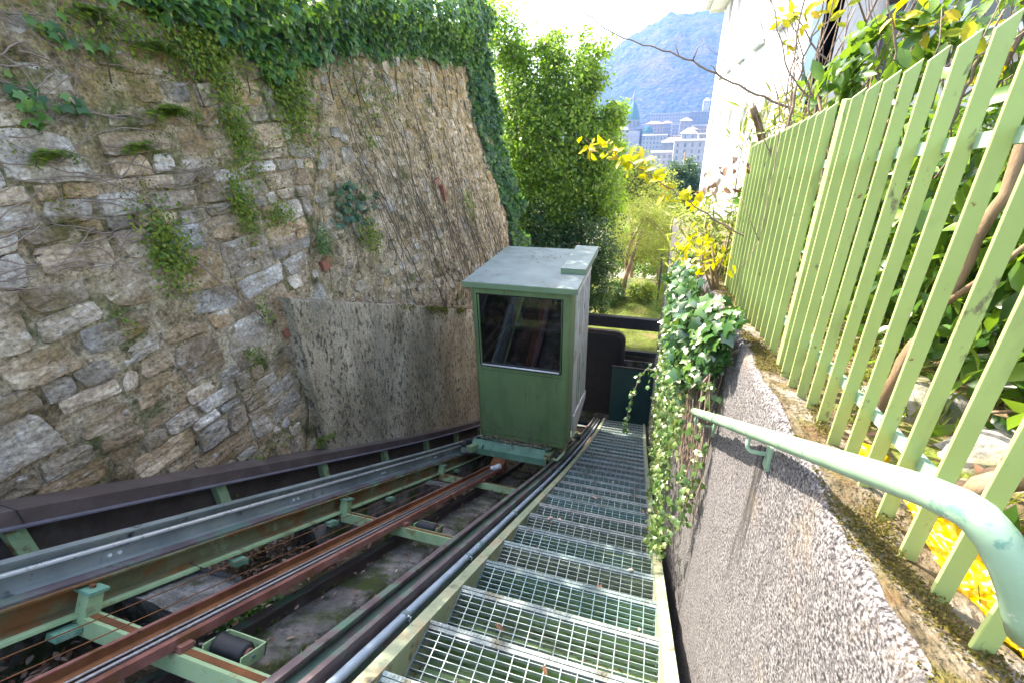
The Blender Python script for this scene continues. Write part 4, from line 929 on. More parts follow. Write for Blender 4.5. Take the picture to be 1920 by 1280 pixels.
# roof
RX0, RX1, RY0, RY1 = -2.2, -.775, 4.93, 6.78
MB().box(RX0 + .01, RX1 - .01, RY0 + .01, RY1 - .01, -1.755, -1.705).build('roof', 'fascia', cab, bevel=.008)
MB().box(RX0, RX1, RY0, RY1, -1.7045, -1.694).build('roof_sheet', 'cabin_roof', cab, bevel=.004)
MB().box(RX0 - .002, RX1 + .002, RY0 - .006, RY0 + .004, -1.762, -1.700).build('fascia', 'fascia', cab)
MB().box(-1.09, -.775, 5.5, 6.72, -1.6935, -1.63).build('roof_box', 'fascia', cab, bevel=.006)
MB().box(-1.095, -.77, 5.495, 6.725, -1.6295, -1.622).build('roof_box_lid', 'cabin_roof', cab, bevel=.003)
# chassis
def incl_box(nm, m, xa, xb, ya, yb, oa, ob):
    MB().prism([(xa, ob), (xb, ob), (xb, oa), (xa, oa)], [ya, yb], zp).build(nm, m, cab)
incl_box('chassis_beam', 'green_paint', -2.15, -2.07, 4.55, 7.3, -.04, .06)
incl_box('chassis_beam', 'green_paint', -1.12, -1.04, 4.75, 7.3, .01, .09)
incl_box('chassis_beam', 'black_metal', -2.06, -1.13, 4.9, 5.0, -.02, .06)
for x in (-2.1, -1.08):
    for y in (5.5, 6.42):
        MB().box(x - .03, x + .03, y - .04, y + .04, zp(y) + .05, zb).build('chassis_post', 'black_metal', cab)
def bent(y, z):
    b = MB(); xs_ = (-2.17, -1.12)
    prof = [(y + .06, z + .085), (y - .05, z + .015), (y - .075, z - .07), (y - .068, z - .075), (y - .042, z + .008), (y + .06, z + .076)]
    vs = [(x, a, c_) for x in xs_ for a, c_ in prof]; n = len(prof)
    fs = [(k, (k + 1) % n, n + (k + 1) % n, n + k) for k in range(n)] + [tuple(range(n)), tuple(range(n, 2 * n))[::-1]]
    b.add(vs, fs); return b
bent(4.80, -4.07).build('bumper_plate', 'teal_paint', cab)
MB().box(-2.1, -1.1, 4.93, 4.97, -4.3, -4.02).build('bumper_back', 'teal_paint', cab)
MB().box(-1.115, -1.075, 4.70, 4.83, -4.22, -4.0).build('bumper_end', 'green_paint', cab)
MB().tube([(-2.02, 4.98, -4.06), (-1.99, 4.72, -4.02)], .012, 6).build('bracket_rod', 'black_metal', cab)
MB().tube([(-1.06, 4.86, -4.12), (-.96, 4.86, -4.12), (-.90, 5.0, -4.1), (-.90, 5.3, -4.1)], .02, 8).build('step_bar', 'green_paint', cab, smooth=True)
for (x, y) in ((-2.24, 4.72), (-2.24, 4.95), (-2.27, 6.9), (-.97, 4.98), (-.97, 6.9)):
    z = zp(y) + .02
    MB().tube([(x - .03, y, z + .03), (x + .03, y, z + .03)], .06, 14).build('wheel', 'black_metal', cab)
MB().tube([(-2.20, 4.62, zp(4.62) - .05), (-2.20, 4.62, zp(4.62) - .02)], .07, 16).build('guide_wheel', 'purple_rust', cab)
MB().tube([(-2.12, 4.60, zp(4.6) - .06), (-2.12, 4.60, zp(4.6) + .03)], .04, 12).build('guide_wheel', 'purple_rust', cab)
P = [(rng.uniform(-2.08, -1.12), rng.uniform(4.84, 4.97), -4.0 + rng.uniform(-.03, .03)) for _ in range(420)]
tag(leaves('bumper_litter', P, (0, 0, 1), .035, 'oval', 'dead_leaf', None, spread=.9), 'brown leaves piled behind the teal bumper plate of the cabin', 'leaf litter', kind='stuff')
P = [(-1.45 + rng.normal(0, .16), 6.2 + rng.normal(0, .16), -1.692) for _ in range(110)]
tag(leaves('roof_litter', P, (0, 0, 1), .02, 'small', 'dead_leaf', None, spread=.3), 'bits of dead leaf scattered on the cabin roof', 'leaf litter', kind='stuff')
# taped cable end
m = MB(); pts = [(-1.71 + .004 * k, 4.30 + .022 * k, zp(4.30 + .022 * k) - .175 + .012 * math.sin(k)) for k in range(12)]
m.tube(pts, [.012, .03, .022, .036, .026, .037, .027, .036, .03, .038, .036, .02], 9)
tag(m.build('cable_end', 'tape', None), 'crumpled white tape wrapped round the cable end below the cabin', 'cable end')
tag(MB().box(-1.80, -1.62, 4.50, 4.66, zp(4.6) - .26, zp(4.6) - .10).build('cable_clamp', 'orange_rust', bevel=.01), 'rusty clamp block joining the haulage cables to the cabin', 'clamp')

# ================================================================ LOWER LANDING
gz = zp(10.0)
gt = thing('landing_gate', (-.2, 10.05, gz), 'dark teal sheet metal gate closing the foot of the stairs', 'gate')
MB().box(-.66, .33, 10.04, 10.075, gz - .1, gz + 1.48).build('gate_panel', 'gate_teal', gt, bevel=.006)
MB().box(-.67, .34, 10.03, 10.085, gz + 1.481, gz + 1.51).build('top_rail', 'black_metal', gt)
cv = thing('track_end_cover', (-1.3, 10.6, -6.3), 'black rounded steel cover behind the lift cabin at the end of the track', 'cover')
def rounded(xa, xb, za, zb_, y, th, r, nm, m, par):
    pts = [(xa, za), (xb, za)] + [(xb - r + r * math.cos(a), zb_ - r + r * math.sin(a)) for a in [k * PI / 16 for k in range(9)]] + [(xa, zb_)]
    n = len(pts); vs = [(x, y + .12 * (zb_ - z), z) for x, z in pts] + [(x, y + th + .12 * (zb_ - z), z) for x, z in pts]
    MB().add(vs, [tuple(range(n)), tuple(range(n, 2 * n))[::-1]] + [(k, n + k, n + (k + 1) % n, (k + 1) % n) for k in range(n)]).build(nm, m, par)
rounded(-2.6, -.50, -7.3, -4.70, 10.45, .03, .22, 'cover_plate', 'black_metal', cv)
rounded(-2.6, -.42, -7.3, -4.62, 10.50, .10, .26, 'cover_frame', 'tray_brown', cv)
fr = thing('timber_portal', (-.5, 11, -5), 'black timber frame around the opening at the lower landing, lawn showing through', 'frame')
MB().box(-3.2, .52, 10.9, 11.05, -4.70, -4.40).build('beam', 'black_metal', fr, bevel=.01)
MB().box(.40, .58, 10.87, 11.08, -7.2, -4.515).build('post', 'black_metal', fr, bevel=.01)
MB().box(-.9, .395, 10.92, 11.02, -5.42, -5.30).build('rail', 'black_metal', fr)
MB().box(-.9, .395, 10.93, 11.01, -7.0, -5.425).build('board_panel', 'tray_brown', fr)
tag(MB().box(-3.2, .34, 10.75, 10.8, -7.6, -5.5).build('end_wall', 'concrete'), 'dark concrete wall closing the end of the track trench', 'wall')

# ================================================================ RIGHT WALL, FENCE, HANDRAIL
pw = thing('pebbledash_wall', (.4, 2, -2), 'speckled pebbledash retaining wall with a mossy top, right beside the stairs', 'wall')
def edge_z(y): return -.52 - .125 * y + .022 * nz(y * 2.5, 1, 4) + .012 * nz(y * 9, 4, 4)
V = []; F = []; ny = 260; prof_n = 0
ysw = [-.8 + 11.35 * (i / (ny - 1)) ** 1.6 for i in range(ny)]
for y in ysw:
    e = edge_z(y); z0 = min(zp(y) - .9, e - .5)
    row = []
    nf = 22
    for k in range(nf): t = k / (nf - 1); row.append((.33, z0 + (e - .035 - z0) * t))
    row += [(.333, e - .02), (.341, e - .006), (.353, e)] + [(.353 + .017 * q, e - .004 * q + .006 * nz(y * 12, q * .9, 2)) for q in range(1, 9)]
    prof_n = len(row)
    for j, (x, z) in enumerate(row):
        d = nz(y * 7, z * 7, 2) * .008 + nz(y * 26, z * 26, 5) * .002
        V.append((x + d, y, z + (d if x > .34 else 0)))
sp_ = 24
Fa = []; Fb = []
for i in range(ny - 1):
    for k in range(prof_n - 1):
        f = (i * prof_n + k + 1, i * prof_n + k, (i + 1) * prof_n + k, (i + 1) * prof_n + k + 1)
        (Fa if k < sp_ else Fb).append(f)
link('wall_face', np_mesh('wall_face', V, Fa, 'pebbledash', smooth=True), pw)
link('wall_top', np_mesh('wall_top', V, Fb, 'mossy_cap', smooth=True), pw)
# moss cushions and grit on the top
P = []
while len(P) < 26000:
    y = .1 + rng.random() ** 1.3 * 3.4; x = rng.uniform(.345, .475)
    dn = smooth01(mn.noise(Vector((x * 14, y * 5, 2))) * 3.2 + .1)
    if rng.random() > dn: continue
    P.append((x, y, edge_z(y) - .002 - .03 * (x - .34) + .004 * rng.random()))
tag(leaves('moss', P, (0, 0, 1), .0055, 'small', 'moss_leaf', None, spread=.9), 'brown and green moss cushions along the top of the pebbledash wall', 'moss', kind='stuff')

def picket_mesh(h, jitter):
    b = MB(); w_ = .0245; t_ = .0065
    # blade across the fence line: narrow edge to the stairs, top cut rising away
    vs = []
    for yy in (-t_ / 2, t_ / 2): vs += [(0, yy, 0), (w_, yy, 0), (w_, yy, h + .022), (0, yy, h)]
    b.add(vs, [(0, 1, 2, 3), (7, 6, 5, 4), (0, 4, 5, 1), (1, 5, 6, 2), (2, 6, 7, 3), (3, 7, 4, 0)])
    return b
PB = lambda y: -.558 - .12 * y; PT = lambda y: .222 - .126 * y
def fence(label, ylist, name='picket_fence'):
    t = thing(name, (.44, ylist[0], PB(ylist[0])), label, 'fence')
    for y in ylist:
        b = picket_mesh(PT(y) - PB(y), 0); me = b.mesh('picket', 'fence_paint')
        o = link('picket', me, t, (.42, y, PB(y)))
        bv = o.modifiers.new('b', 'BEVEL'); bv.width = .0012; bv.segments = 2
    ya, yb = ylist[0] - .05, ylist[-1] + .05
    for off in (.13, .62):
        h = .022
        vs = []
        MB().add([(.443, ya, PB(ya) + off), (.454, ya, PB(ya) + off), (.454, ya, PB(ya) + off + h), (.443, ya, PB(ya) + off + h),
                  (.443, yb, PB(yb) + off), (.454, yb, PB(yb) + off), (.454, yb, PB(yb) + off + h), (.443, yb, PB(yb) + off + h)],
                 [(3, 2, 1, 0), (4, 5, 6, 7), (0, 1, 5, 4), (1, 2, 6, 5), (2, 3, 7, 6), (3, 0, 4, 7)]).build('rail', 'rail_paint', t)  # rails darker than the pickets: the blades' shade put into the colour
    return t
f1 = fence('near section of pale green picket fence on top of the pebbledash wall', [.32, .405] + [.491 + .0852 * k for k in range(12)])
f2 = fence('far section of pale green picket fence, its blades closing up beyond the post', [1.612 + .086 * k for k in range(14)])
MB().box(.425, .466, 1.488, 1.522, PB(1.5) - .015, PT(1.5) + .01).build('post', 'fence_paint', f1, bevel=.003)
MB().box(.375, .47, 1.44, 1.57, PB(1.5) - .022, PB(1.5) - .014).build('base_plate', 'fence_paint', f1)
MB().tube([(.395, 1.5, PB(1.5) - .014), (.395, 1.5, PB(1.5) - .004)], .008, 6).build('bolt', 'orange_rust', f1)
MB().box(.425, .466, 2.80, 2.835, PB(2.8) - .02, PT(2.8) + .03).build('post', 'fence_paint', f2)

hr = thing('handrail', (.27, 1, -1), 'pale green tubular handrail with chipped paint beside the pebbledash wall', 'handrail')
RA, RB = Vector((.25, 1.833, -1.152)), Vector((.30, .444, -.338))
def rail_pt(y): t = (y - RA.y) / (RB.y - RA.y); return RA.lerp(RB, t)
pts = [tuple(rail_pt(y)) for y in (1.86, 1.5, 1.1, .8, .6, .47)] + [(0.303, 0.4283, -0.3333), (0.309, 0.4182, -0.3329), (0.322, 0.4076, -0.3452), (0.338, 0.4007, -0.3694), (0.354, 0.3989, -0.3976), (0.375, 0.3958, -0.4422)]
hp = []
for i in range(len(pts) - 1):
    for q in range(2): hp.append(tuple(pts[i][c_] + (pts[i + 1][c_] - pts[i][c_]) * q / 2 for c_ in range(3)))
hp.append(pts[-1])
MB().tube(hp, .0172, 20).build('tube', 'rail_paint', hr, smooth=True)
for y in (1.06, 1.80):
    p_ = rail_pt(y); x, z = p_.x, p_.z
    MB().tube([(x, y, z - .012), (x, y - .003, z - .042), (x + .004, y - .005, z - .052), (x + .012, y - .007, z - .056), (.332, y - .01, z - .056)], .0055, 8).build('bracket', 'rail_paint', hr, smooth=True)
    MB().box(.322, .336, y - .030, y + .002, z - .095, z - .02).build('wall_plate', 'rail_paint', hr, bevel=.003)
p_ = rail_pt(1.42); q_ = rail_pt(1.38)
MB().tube([tuple(p_), tuple(q_)], .019, 20).build('collar', 'teal_paint', hr, smooth=True)

# ================================================================ IVY ON THE RIGHT WALL
iv = thing('wall_ivy', (.3, 2.4, -1.2), 'glossy ivy tumbling over the pebbledash wall below the far end of the fence', 'ivy')
P = []; Nn = []; S = []
while len(P) < 1500:                                  # big leaves on the crest
    y = rng.uniform(1.62, 3.5); top = edge_z(y) + .12 + .03 * (y - 1.6)
    h = rng.random() ** .8; L = np.interp(y, [1.62, 1.9, 2.3, 4.2], [.15, .42, .55, .9]); z = top - h * L
    bul = .03 + .13 * smooth01((y - 1.6) / .5) * (1 - .5 * abs(h - .3)) + .05 * mn.noise(Vector((y * 5, z * 5, 3)))
    P.append((.33 - bul + rng.uniform(-.03, .02) + (.12 * max(0, .3 - h)), y, z)); Nn.append((-.9, -.45, .55)); S.append(.062)
leaves('large_leaves', P, Nn, np.array(S), 'ivy', 'ivy_gloss', iv, hang=(-.2, 0, -1), spread=.5)
P = []
while len(P) < 3600:                                  # small variegated leaves below
    y = rng.uniform(1.72, 4.6); top = edge_z(y) - .2; Lm = np.interp(y, [1.7, 1.9, 2.3, 3, 4.6], [.5, 1.25, 1.5, 1.6, 1.7])
    h = rng.random(); z = top - h * Lm
    if mn.noise(Vector((y * 4, z * 1.5, 8))) < -.32 + .25 * h: continue
    if z < zp(y) + .06: continue
    bul = .03 + .10 * smooth01((y - 1.65) / .35) + .05 * mn.noise(Vector((y * 6, z * 6, 3))); P.append((.33 - bul + rng.uniform(-.035, .03), y, z))
leaves('small_leaves', P, (-.9, -.5, .4), .034, 'ivy', 'ivy_pale', iv, hang=(0, 0, -1), spread=.55)
s_ = MB()
for k in range(60):
    y = rng.uniform(1.7, 3.6); z = edge_z(y); pts = []
    for q in range(12): pts.append((.29 - .05 * math.sin(q * .5 + k) * .5, y + .03 * math.sin(q + k), z)); z -= rng.uniform(.05, .13)
    s_.tube(pts, .0028, 3, cap=False)
s_.tube([(.36, 1.62, edge_z(1.62) + .01), (.30, 1.72, -.82), (.26, 1.8, -.98), (.27, 1.84, -1.15), (.29, 1.9, -1.4)], .007, 5)
s_.build('stem', 'twig', iv, smooth=True)['kind'] = 'stuff'
# loose strand hanging out over the stairs
sd_ = thing('hanging_strand', (.1, 2.9, -1.8), 'single strand of ivy dangling in front of the teal gate', 'ivy strand')
sp2 = [(.22, 2.8, -1.55), (.12, 2.85, -1.50), (.04, 2.9, -1.53), (.0, 2.92, -1.62), (-.03, 2.93, -1.75), (-.055, 2.93, -1.92), (-.06, 2.93, -2.05)]
MB().tube(sp2, .003, 4).build('stem', 'twig', sd_)
P = []
for k in range(len(sp2) - 1):
    for q in range(7):
        f = rng.random(); a = np.array(sp2[k]); b_ = np.array(sp2[k + 1]); P.append(a + (b_ - a) * f + rng.normal(0, .012, 3))
P += [np.array((.14, 2.85, -1.56)) + rng.normal(0, .05, 3) for _ in range(50)] + [np.array((-.06, 2.93, -2.06)) + rng.normal(0, .015, 3) for _ in range(12)]
leaves('foliage', P, (-.5, -.6, .6), .03, 'ivy', 'ivy_leaf', sd_, hang=(0, 0, -1), spread=.6)

# ================================================================ GARDEN RIGHT OF THE FENCE
def rock(label, x, y, z, sx, sy, sz, seed):
    import bmesh as _b
    bm = _b.new(); _b.ops.create_icosphere(bm, subdivisions=4, radius=1)
    for v in bm.verts:
        n_ = v.co.normalized(); v.co = n_ * (1 + .22 * nz(n_.x * 1.4 + seed, n_.y * 1.4, n_.z * 1.4) + .05 * nz(n_.x * 6 + seed, n_.y * 6, n_.z * 6)); v.co.x *= sx; v.co.y *= sy; v.co.z *= sz
    me = bpy.data.meshes.new('rock'); bm.to_mesh(me); bm.free(); me.materials.append(M['rock']); me.shade_smooth()
    tag(link('rock', me, None, (x, y, z)), label, 'rock')
rock('rounded grey rock behind the fence, left of the thin tree trunk', .78, 1.42, -.80, .14, .12, .10, 1)
rock('large pale boulder behind the fence between the two garden trunks', .86, 1.12, -.78, .17, .13, .12, 5)
rock('grey boulder at the right edge behind the fence', .92, .86, -.74, .15, .13, .13, 9)
rock('flat pale rock low behind the fence at the right edge', .74, .66, -.74, .10, .09, .07, 14)
def trunk(label, pts, rads, cat='tree trunk', twigs=()):
    t = thing('garden_tree', pts[0], label, cat)
    P_ = []; R_ = []
    for i in range(len(pts) - 1):
        for q in range(5):
            f = q / 5; P_.append(tuple(pts[i][c_] + (pts[i + 1][c_] - pts[i][c_]) * f + .006 * math.sin(i * 3 + q * 1.7 + c_) for c_ in range(3))); R_.append(rads[i] + (rads[i + 1] - rads[i]) * f)
    P_.append(pts[-1]); R_.append(rads[-1])
    MB().tube(P_, R_, 10).build('trunk', 'bark', t, smooth=True)
    for (a, r_) in twigs: MB().tube(a, r_, 7).build('branch', 'bark', t, smooth=True)
    return t
trunk('thin brown tree trunk rising behind the fence pickets', [(.62, 1.28, -.80), (.63, 1.26, -.6), (.66, 1.25, -.4), (.70, 1.27, -.15), (.74, 1.35, .25), (.9, 1.5, .9)], [.02, .016, .014, .012, .009, .005],
      twigs=[([(.65, 1.25, -.42), (.70, 1.2, -.3), (.82, 1.15, -.05), (.98, 1.2, .3)], [.008, .006, .005, .003])])
trunk('thick leaning tree trunk at the right edge behind the fence', [(.61, .90, -.72), (.63, .885, -.64), (.67, .85, -.56), (.72, .85, -.48), (.80, .86, -.40), (.92, .88, -.28), (1.1, .9, -.05), (1.25, .92, .3)], [.028, .023, .021, .018, .016, .013, .011, .009])
# grass tufts in the bed
P = []
while len(P) < 2600:
    x = rng.uniform(.5, 1.3); y = rng.uniform(.3, 3.0)
    if rng.random() > smooth01(mn.noise(Vector((x * 5, y * 5, 1))) * 3 + .1): continue
    P.append((x, y, zg(y) - .02))
tag(leaves('bed_grass', P, (0, -1, .2), .07, 'blade', 'grass_leaf', None, hang=(0, 0, 2), spread=.7), 'short grass tufts in the garden bed behind the fence', 'grass', kind='stuff')
P = [(rng.uniform(.48, 1.2), yy, zg(yy) - .01) for yy in rng.uniform(.3, 3, 500)]
tag(leaves('bed_litter', P, (0, 0, 1), .03, 'oval', 'dead_leaf', None, spread=.5), 'pale dead leaves on the soil of the bed behind the fence', 'fallen leaves', kind='stuff')

# crumpled yellow sheet
V = []; F = []; nu, nv = 90, 34
path = [(.50, 1.06, -.705), (.52, .95, -.695), (.525, .85, -.685), (.53, .74, -.665), (.535, .64, -.65), (.55, .56, -.64), (.58, .5, -.63)]
for i in range(nu):
    t = i / (nu - 1) * (len(path) - 1); k = min(int(t), len(path) - 2); f = t - k
    c_ = [path[k][j] + (path[k + 1][j] - path[k][j]) * f for j in range(3)]
    wd_ = .028 + .016 * nz(i * .12, 1, 0) + .02 * (i / nu)
    for j in range(nv):
        a = PI * j / (nv - 1); r_ = 1 + .5 * abs(nz(i * .13, j * .3, 2)) + .35 * nz(i * .3, j * .8, 5)
        V.append((c_[0] - math.cos(a) * wd_ * r_, c_[1] + .008 * nz(i * .4, j * .4, 9), c_[2] - .01 + math.sin(a) * wd_ * .9 * r_ + .006 * nz(i * .5, j * .7, 3)))
for i in range(nu - 1):
    for j in range(nv - 1): F.append((i * nv + j, (i + 1) * nv + j, (i + 1) * nv + j + 1, i * nv + j + 1))
tag(link('yellow_sheet', np_mesh('yellow_sheet', V, F, 'yellow_plastic', smooth=False)), 'crumpled bright yellow plastic sheet lying behind the foot of the fence', 'plastic sheet')

def bush(name, label, cat, c_, rad, n, size, kind, m, stems=8, base=None, shell=.55, hang=(0, 0, -.5), spread=.75, lump=.35, lf=2.0, stemmat='bark', srad=.014, group=None, nclump=0):
    t = thing(name, base or (c_[0], c_[1], c_[2] - rad[2]), label, cat, group)
    P = []; Nn = []
    if nclump:
        C_ = []
        while len(C_) < nclump:
            d = rng.normal(0, 1, 3); d /= np.linalg.norm(d); q = (shell + (1 - shell) * rng.random())
            C_.append(np.array(c_) + d * q * np.array(rad) * (1 + lump * mn.noise(Vector(d * lf))))
        C_ = np.array(C_); cr = np.mean(rad) * .2
        idx = rng.integers(0, nclump, n); P = C_[idx] + rng.normal(0, 1, (n, 3)) * cr * rng.uniform(.4, 1, (n, 1))
        Nn = (P - np.array(c_)); Nn = Nn / (np.linalg.norm(Nn, axis=1, keepdims=True) + 1e-6) + np.array((0, 0, .5))
        P[:, 2] = np.maximum(P[:, 2], t.location.z)
    else:
        D = rng.normal(0, 1, (n, 3)); D /= np.linalg.norm(D, axis=1, keepdims=True)
        q = shell + (1 - shell) * rng.random(n)
        lf_ = np.array([1 + lump * mn.noise(Vector(d * lf)) + .15 * mn.noise(Vector(d * lf * 3)) for d in D])
        P = np.array(c_) + D * (q * lf_)[:, None] * np.array(rad); Nn = D + np.array((0, 0, .4))
    leaves('foliage', P, Nn, size, kind, m, t, hang=hang, spread=spread)
    b = Vector(t.location)
    for k in range(stems):
        j = rng.integers(0, len(P)); e = Vector(P[j]); mid = b.lerp(e, .5) + Vector(rng.normal(0, .06 * rad[0], 3)) + Vector((0, 0, rad[2] * .12))
        MB().tube([b + Vector((rng.normal(0, .03), rng.normal(0, .03), 0)), b.lerp(mid, .5), mid, e], [srad, srad * .8, srad * .6, srad * .25], 6).build('branch', stemmat, t, smooth=True)
    return t
# laurel hedge close behind the fence
bush('laurel_shrub', 'dense dark laurel shrub filling the view behind the near pickets', 'shrub', (1.55, 1.35, -.30), (.75, .75, .62), 6500, .085, 'oval', 'laurel_leaf', 6, (1.5, 1.35, -.8), nclump=260)
bush('laurel_shrub', 'dark laurel shrub at the right edge behind the fence', 'shrub', (1.35, .55, -.2), (.6, .65, .68), 5200, .08, 'oval', 'laurel_leaf', 6, (1.4, .5, -.75), nclump=220)
bush('laurel_shrub', 'dark laurel shrub seen between the middle pickets', 'shrub', (1.2, 2.3, -.40), (.55, .6, .55), 5000, .075, 'oval', 'laurel_leaf', 6, (1.2, 2.3, -.9), nclump=220)
bush('laurel_shrub', 'laurel shrub behind the far fence section', 'shrub', (1.0, 3.1, -.42), (.42, .6, .45), 2400, .09, 'oval', 'laurel_leaf', 6, (1.0, 3.1, -1.0), nclump=180)
bush('laurel_shrub', 'bright laurel shoots rising above the post between the fence sections', 'shrub', (.62, 1.9, .13), (.16, .2, .15), 420, .062, 'oval', 'laurel_leaf', 8, (.62, 1.9, -.4), hang=(0, 0, .9), nclump=26)
bush('laurel_shrub', 'tall laurel at the top right corner above the fence', 'shrub', (1.3, 1.15, .42), (.35, .42, .28), 1500, .07, 'oval', 'laurel_leaf', 8, (1.3, 1.2, -.4), nclump=120)
bush('laurel_shrub', 'loose leafy shrub above the middle of the near fence', 'shrub', (1.2, 1.95, .26), (.42, .35, .18), 1000, .06, 'oval', 'laurel_leaf', 8, (1.1, 1.9, -.4), nclump=80)
bush('oleander', 'narrow leaved oleander in front of the white facade, upper', 'shrub', (.62, 2.9, -.05), (.2, .35, .22), 420, .10, 'narrow', 'bamboo_leaf', 10, (.62, 2.9, -.8), hang=(0, 0, .4), nclump=40)
bush('oleander', 'narrow leaved oleander below the far end of the fence', 'shrub', (.42, 3.5, -.85), (.32, .4, .5), 1100, .10, 'narrow', 'bamboo_leaf', 14, (.5, 3.5, -1.35), hang=(0, 0, .3), nclump=70)
bush('yellow_shrub', 'shrub with bright yellow leaves at the far foot of the fence', 'shrub', (.27, 2.75, -.66), (.17, .35, .08), 130, .045, 'oval', 'yellow_leaf', 5, (.4, 2.7, -1.0), nclump=26)

def shoot(label, pts, r0, leaf_spots=(), lm='yellow_leaf', ls=.06, side=(), nl=6):
    t = thing('branch', pts[0], label, 'branch')
    P_ = []
    for i in range(len(pts) - 1):
        for q in range(4):
            f = q / 4; P_.append(tuple(pts[i][c_] + (pts[i + 1][c_] - pts[i][c_]) * f + (.005 * math.sin(i * 2.3 + q * 1.9 + c_) if i + q else 0) for c_ in range(3)))
    P_.append(pts[-1]); n = len(P_)
    MB().tube(P_, [r0 * (1 - .75 * k / n) for k in range(n)], 6).build('stem', 'twig', t, smooth=True)
    for s in side: MB().tube(s, [r0 * .45, r0 * .35, r0 * .2][:len(s)] if len(s) <= 3 else r0 * .3, 5).build('twig', 'twig', t, smooth=True)
    if len(leaf_spots):
        P = []; 
        for s in leaf_spots: P += [np.array(s) + rng.normal(0, .018, 3) for _ in range(nl)]
        leaves('foliage', P, (-.4, -.7, .5), ls, 'oval', lm, t, hang=None, spread=.7)
    return t
# long bare branch reaching left across the sky (from the garden)
shoot('long bare branch reaching left across the sky and mountain', [(.52, 2.5, .04), (.36, 2.5, .105), (.22, 2.5, .17), (.08, 2.5, .245), (-.05, 2.5, .295), (-.17, 2.5, .33), (-.29, 2.5, .38), (-.40, 2.5, .455), (-.47, 2.5, .52)], .0062,
      side=[[(.08, 2.5, .245), (.095, 2.48, .29), (.12, 2.48, .335)], [(.02, 2.5, .268), (.0, 2.5, .31), (.02, 2.5, .35)], [(.2, 2.5, .18), (.17, 2.48, .215), (.15, 2.48, .225)], [(.3, 2.5, .135), (.31, 2.5, .17), (.295, 2.5, .21)]])
yb_ = [(.45, 2.5, -.53), (.3, 2.5, -.455), (.18, 2.5, -.385), (.06, 2.5, -.305), (-.04, 2.5, -.245), (-.14, 2.5, -.185), (-.24, 2.5, -.135), (-.33, 2.5, -.10), (-.38, 2.5, -.07)]
sp_l = []
for k in range(2, len(yb_)):
    for q in (0, .33, .66): 
        if k < len(yb_) - 1: sp_l.append([yb_[k][c_] + (yb_[k + 1][c_] - yb_[k][c_]) * q for c_ in range(3)])
shoot('arching branch with bright yellow leaves hanging over the view of the town', yb_, .005, sp_l, ls=.068, nl=4)
# upright garden shoots, bare and yellow leaved
shoot('tall brown shoot rising right of the white facade, yellow leaves near its top', [(.62, 2.2, -.3), (.60, 2.2, .0), (.625, 2.2, .25), (.66, 2.2, .5), (.70, 2.2, .8)], .008, [(.50, 2.2, .50), (.55, 2.2, .47), (.60, 2.2, .52), (.70, 2.2, .50), (.74, 2.2, .47), (.52, 2.2, .42), (.78, 2.2, .48)], side=[[(.63, 2.2, .3), (.57, 2.2, .4), (.50, 2.2, .49)], [(.65, 2.2, .42), (.72, 2.2, .46), (.78, 2.2, .5)]], ls=.055, nl=5)
shoot('thin curved bare twig in front of the white facade', [(.50, 2.1, .05), (.40, 2.1, .15), (.34, 2.1, .28), (.28, 2.1, .42), (.22, 2.1, .56)], .004)
shoot('second thin bare twig crossing the white facade', [(.62, 2.2, .12), (.50, 2.2, .22), (.40, 2.2, .34), (.33, 2.2, .45), (.26, 2.2, .56)], .004, side=[[(.40, 2.2, .34), (.44, 2.2, .2), (.43, 2.2, .1)]])
shoot('hanging dry stem in front of the far fence section', [(.39, 2.05, .45), (.395, 2.05, .2), (.40, 2.04, -.05), (.395, 2.0, -.3), (.385, 1.95, -.42)], .0035, side=[[(.385, 1.95, -.42), (.35, 1.96, -.36), (.30, 1.98, -.26)], [(.385, 1.95, -.42), (.36, 1.95, -.50), (.31, 1.95, -.56)]])
shoot('forked pale branch above the near fence pickets', [(.9, 1.9, -.2), (.92, 1.9, .1), (.96, 1.9, .3), (1.05, 1.9, .5), (1.15, 1.9, .8)], .010, [(.86, 1.9, .52), (.9, 1.9, .55)], side=[[(.94, 1.9, .22), (.86, 1.9, .38), (.78, 1.9, .62)], [(.97, 1.9, .33), (.93, 1.9, .5), (.92, 1.9, .7)], [(1.0, 1.9, .38), (1.14, 1.9, .44), (1.3, 1.9, .55)]])
shoot('thick bare shoot behind the middle pickets', [(.82, 1.4, -.3), (.84, 1.4, .0), (.83, 1.4, .2), (.80, 1.4, .36)], .009, [(.75, 1.35, .3), (.7, 1.35, .33)], ls=.06, nl=2)
shoot('tall orange brown stem crossing behind the right pickets', [(.74, .95, -.4), (.80, 1.0, -.1), (.86, 1.05, .15), (.93, 1.1, .42), (.98, 1.15, .7)], .009, [(.80, 1.02, .12), (.78, 1.0, .06), (.84, 1.05, .3), (.9, 1.05, .42)], ls=.055, nl=2)
shoot('tangle of thin pale twigs beside the drainpipe', [(.75, 2.3, -.1), (.78, 2.3, .2), (.84, 2.3, .4), (.94, 2.3, .6)], .006, side=[[(.78, 2.3, .2), (.70, 2.3, .4), (.72, 2.3, .65)], [(.80, 2.3, .28), (.88, 2.3, .36), (1.0, 2.3, .4)], [(.82, 2.3, .34), (.78, 2.3, .5), (.82, 2.3, .68)], [(.77, 2.3, .15), (.9, 2.3, .26), (1.02, 2.3, .5)]])
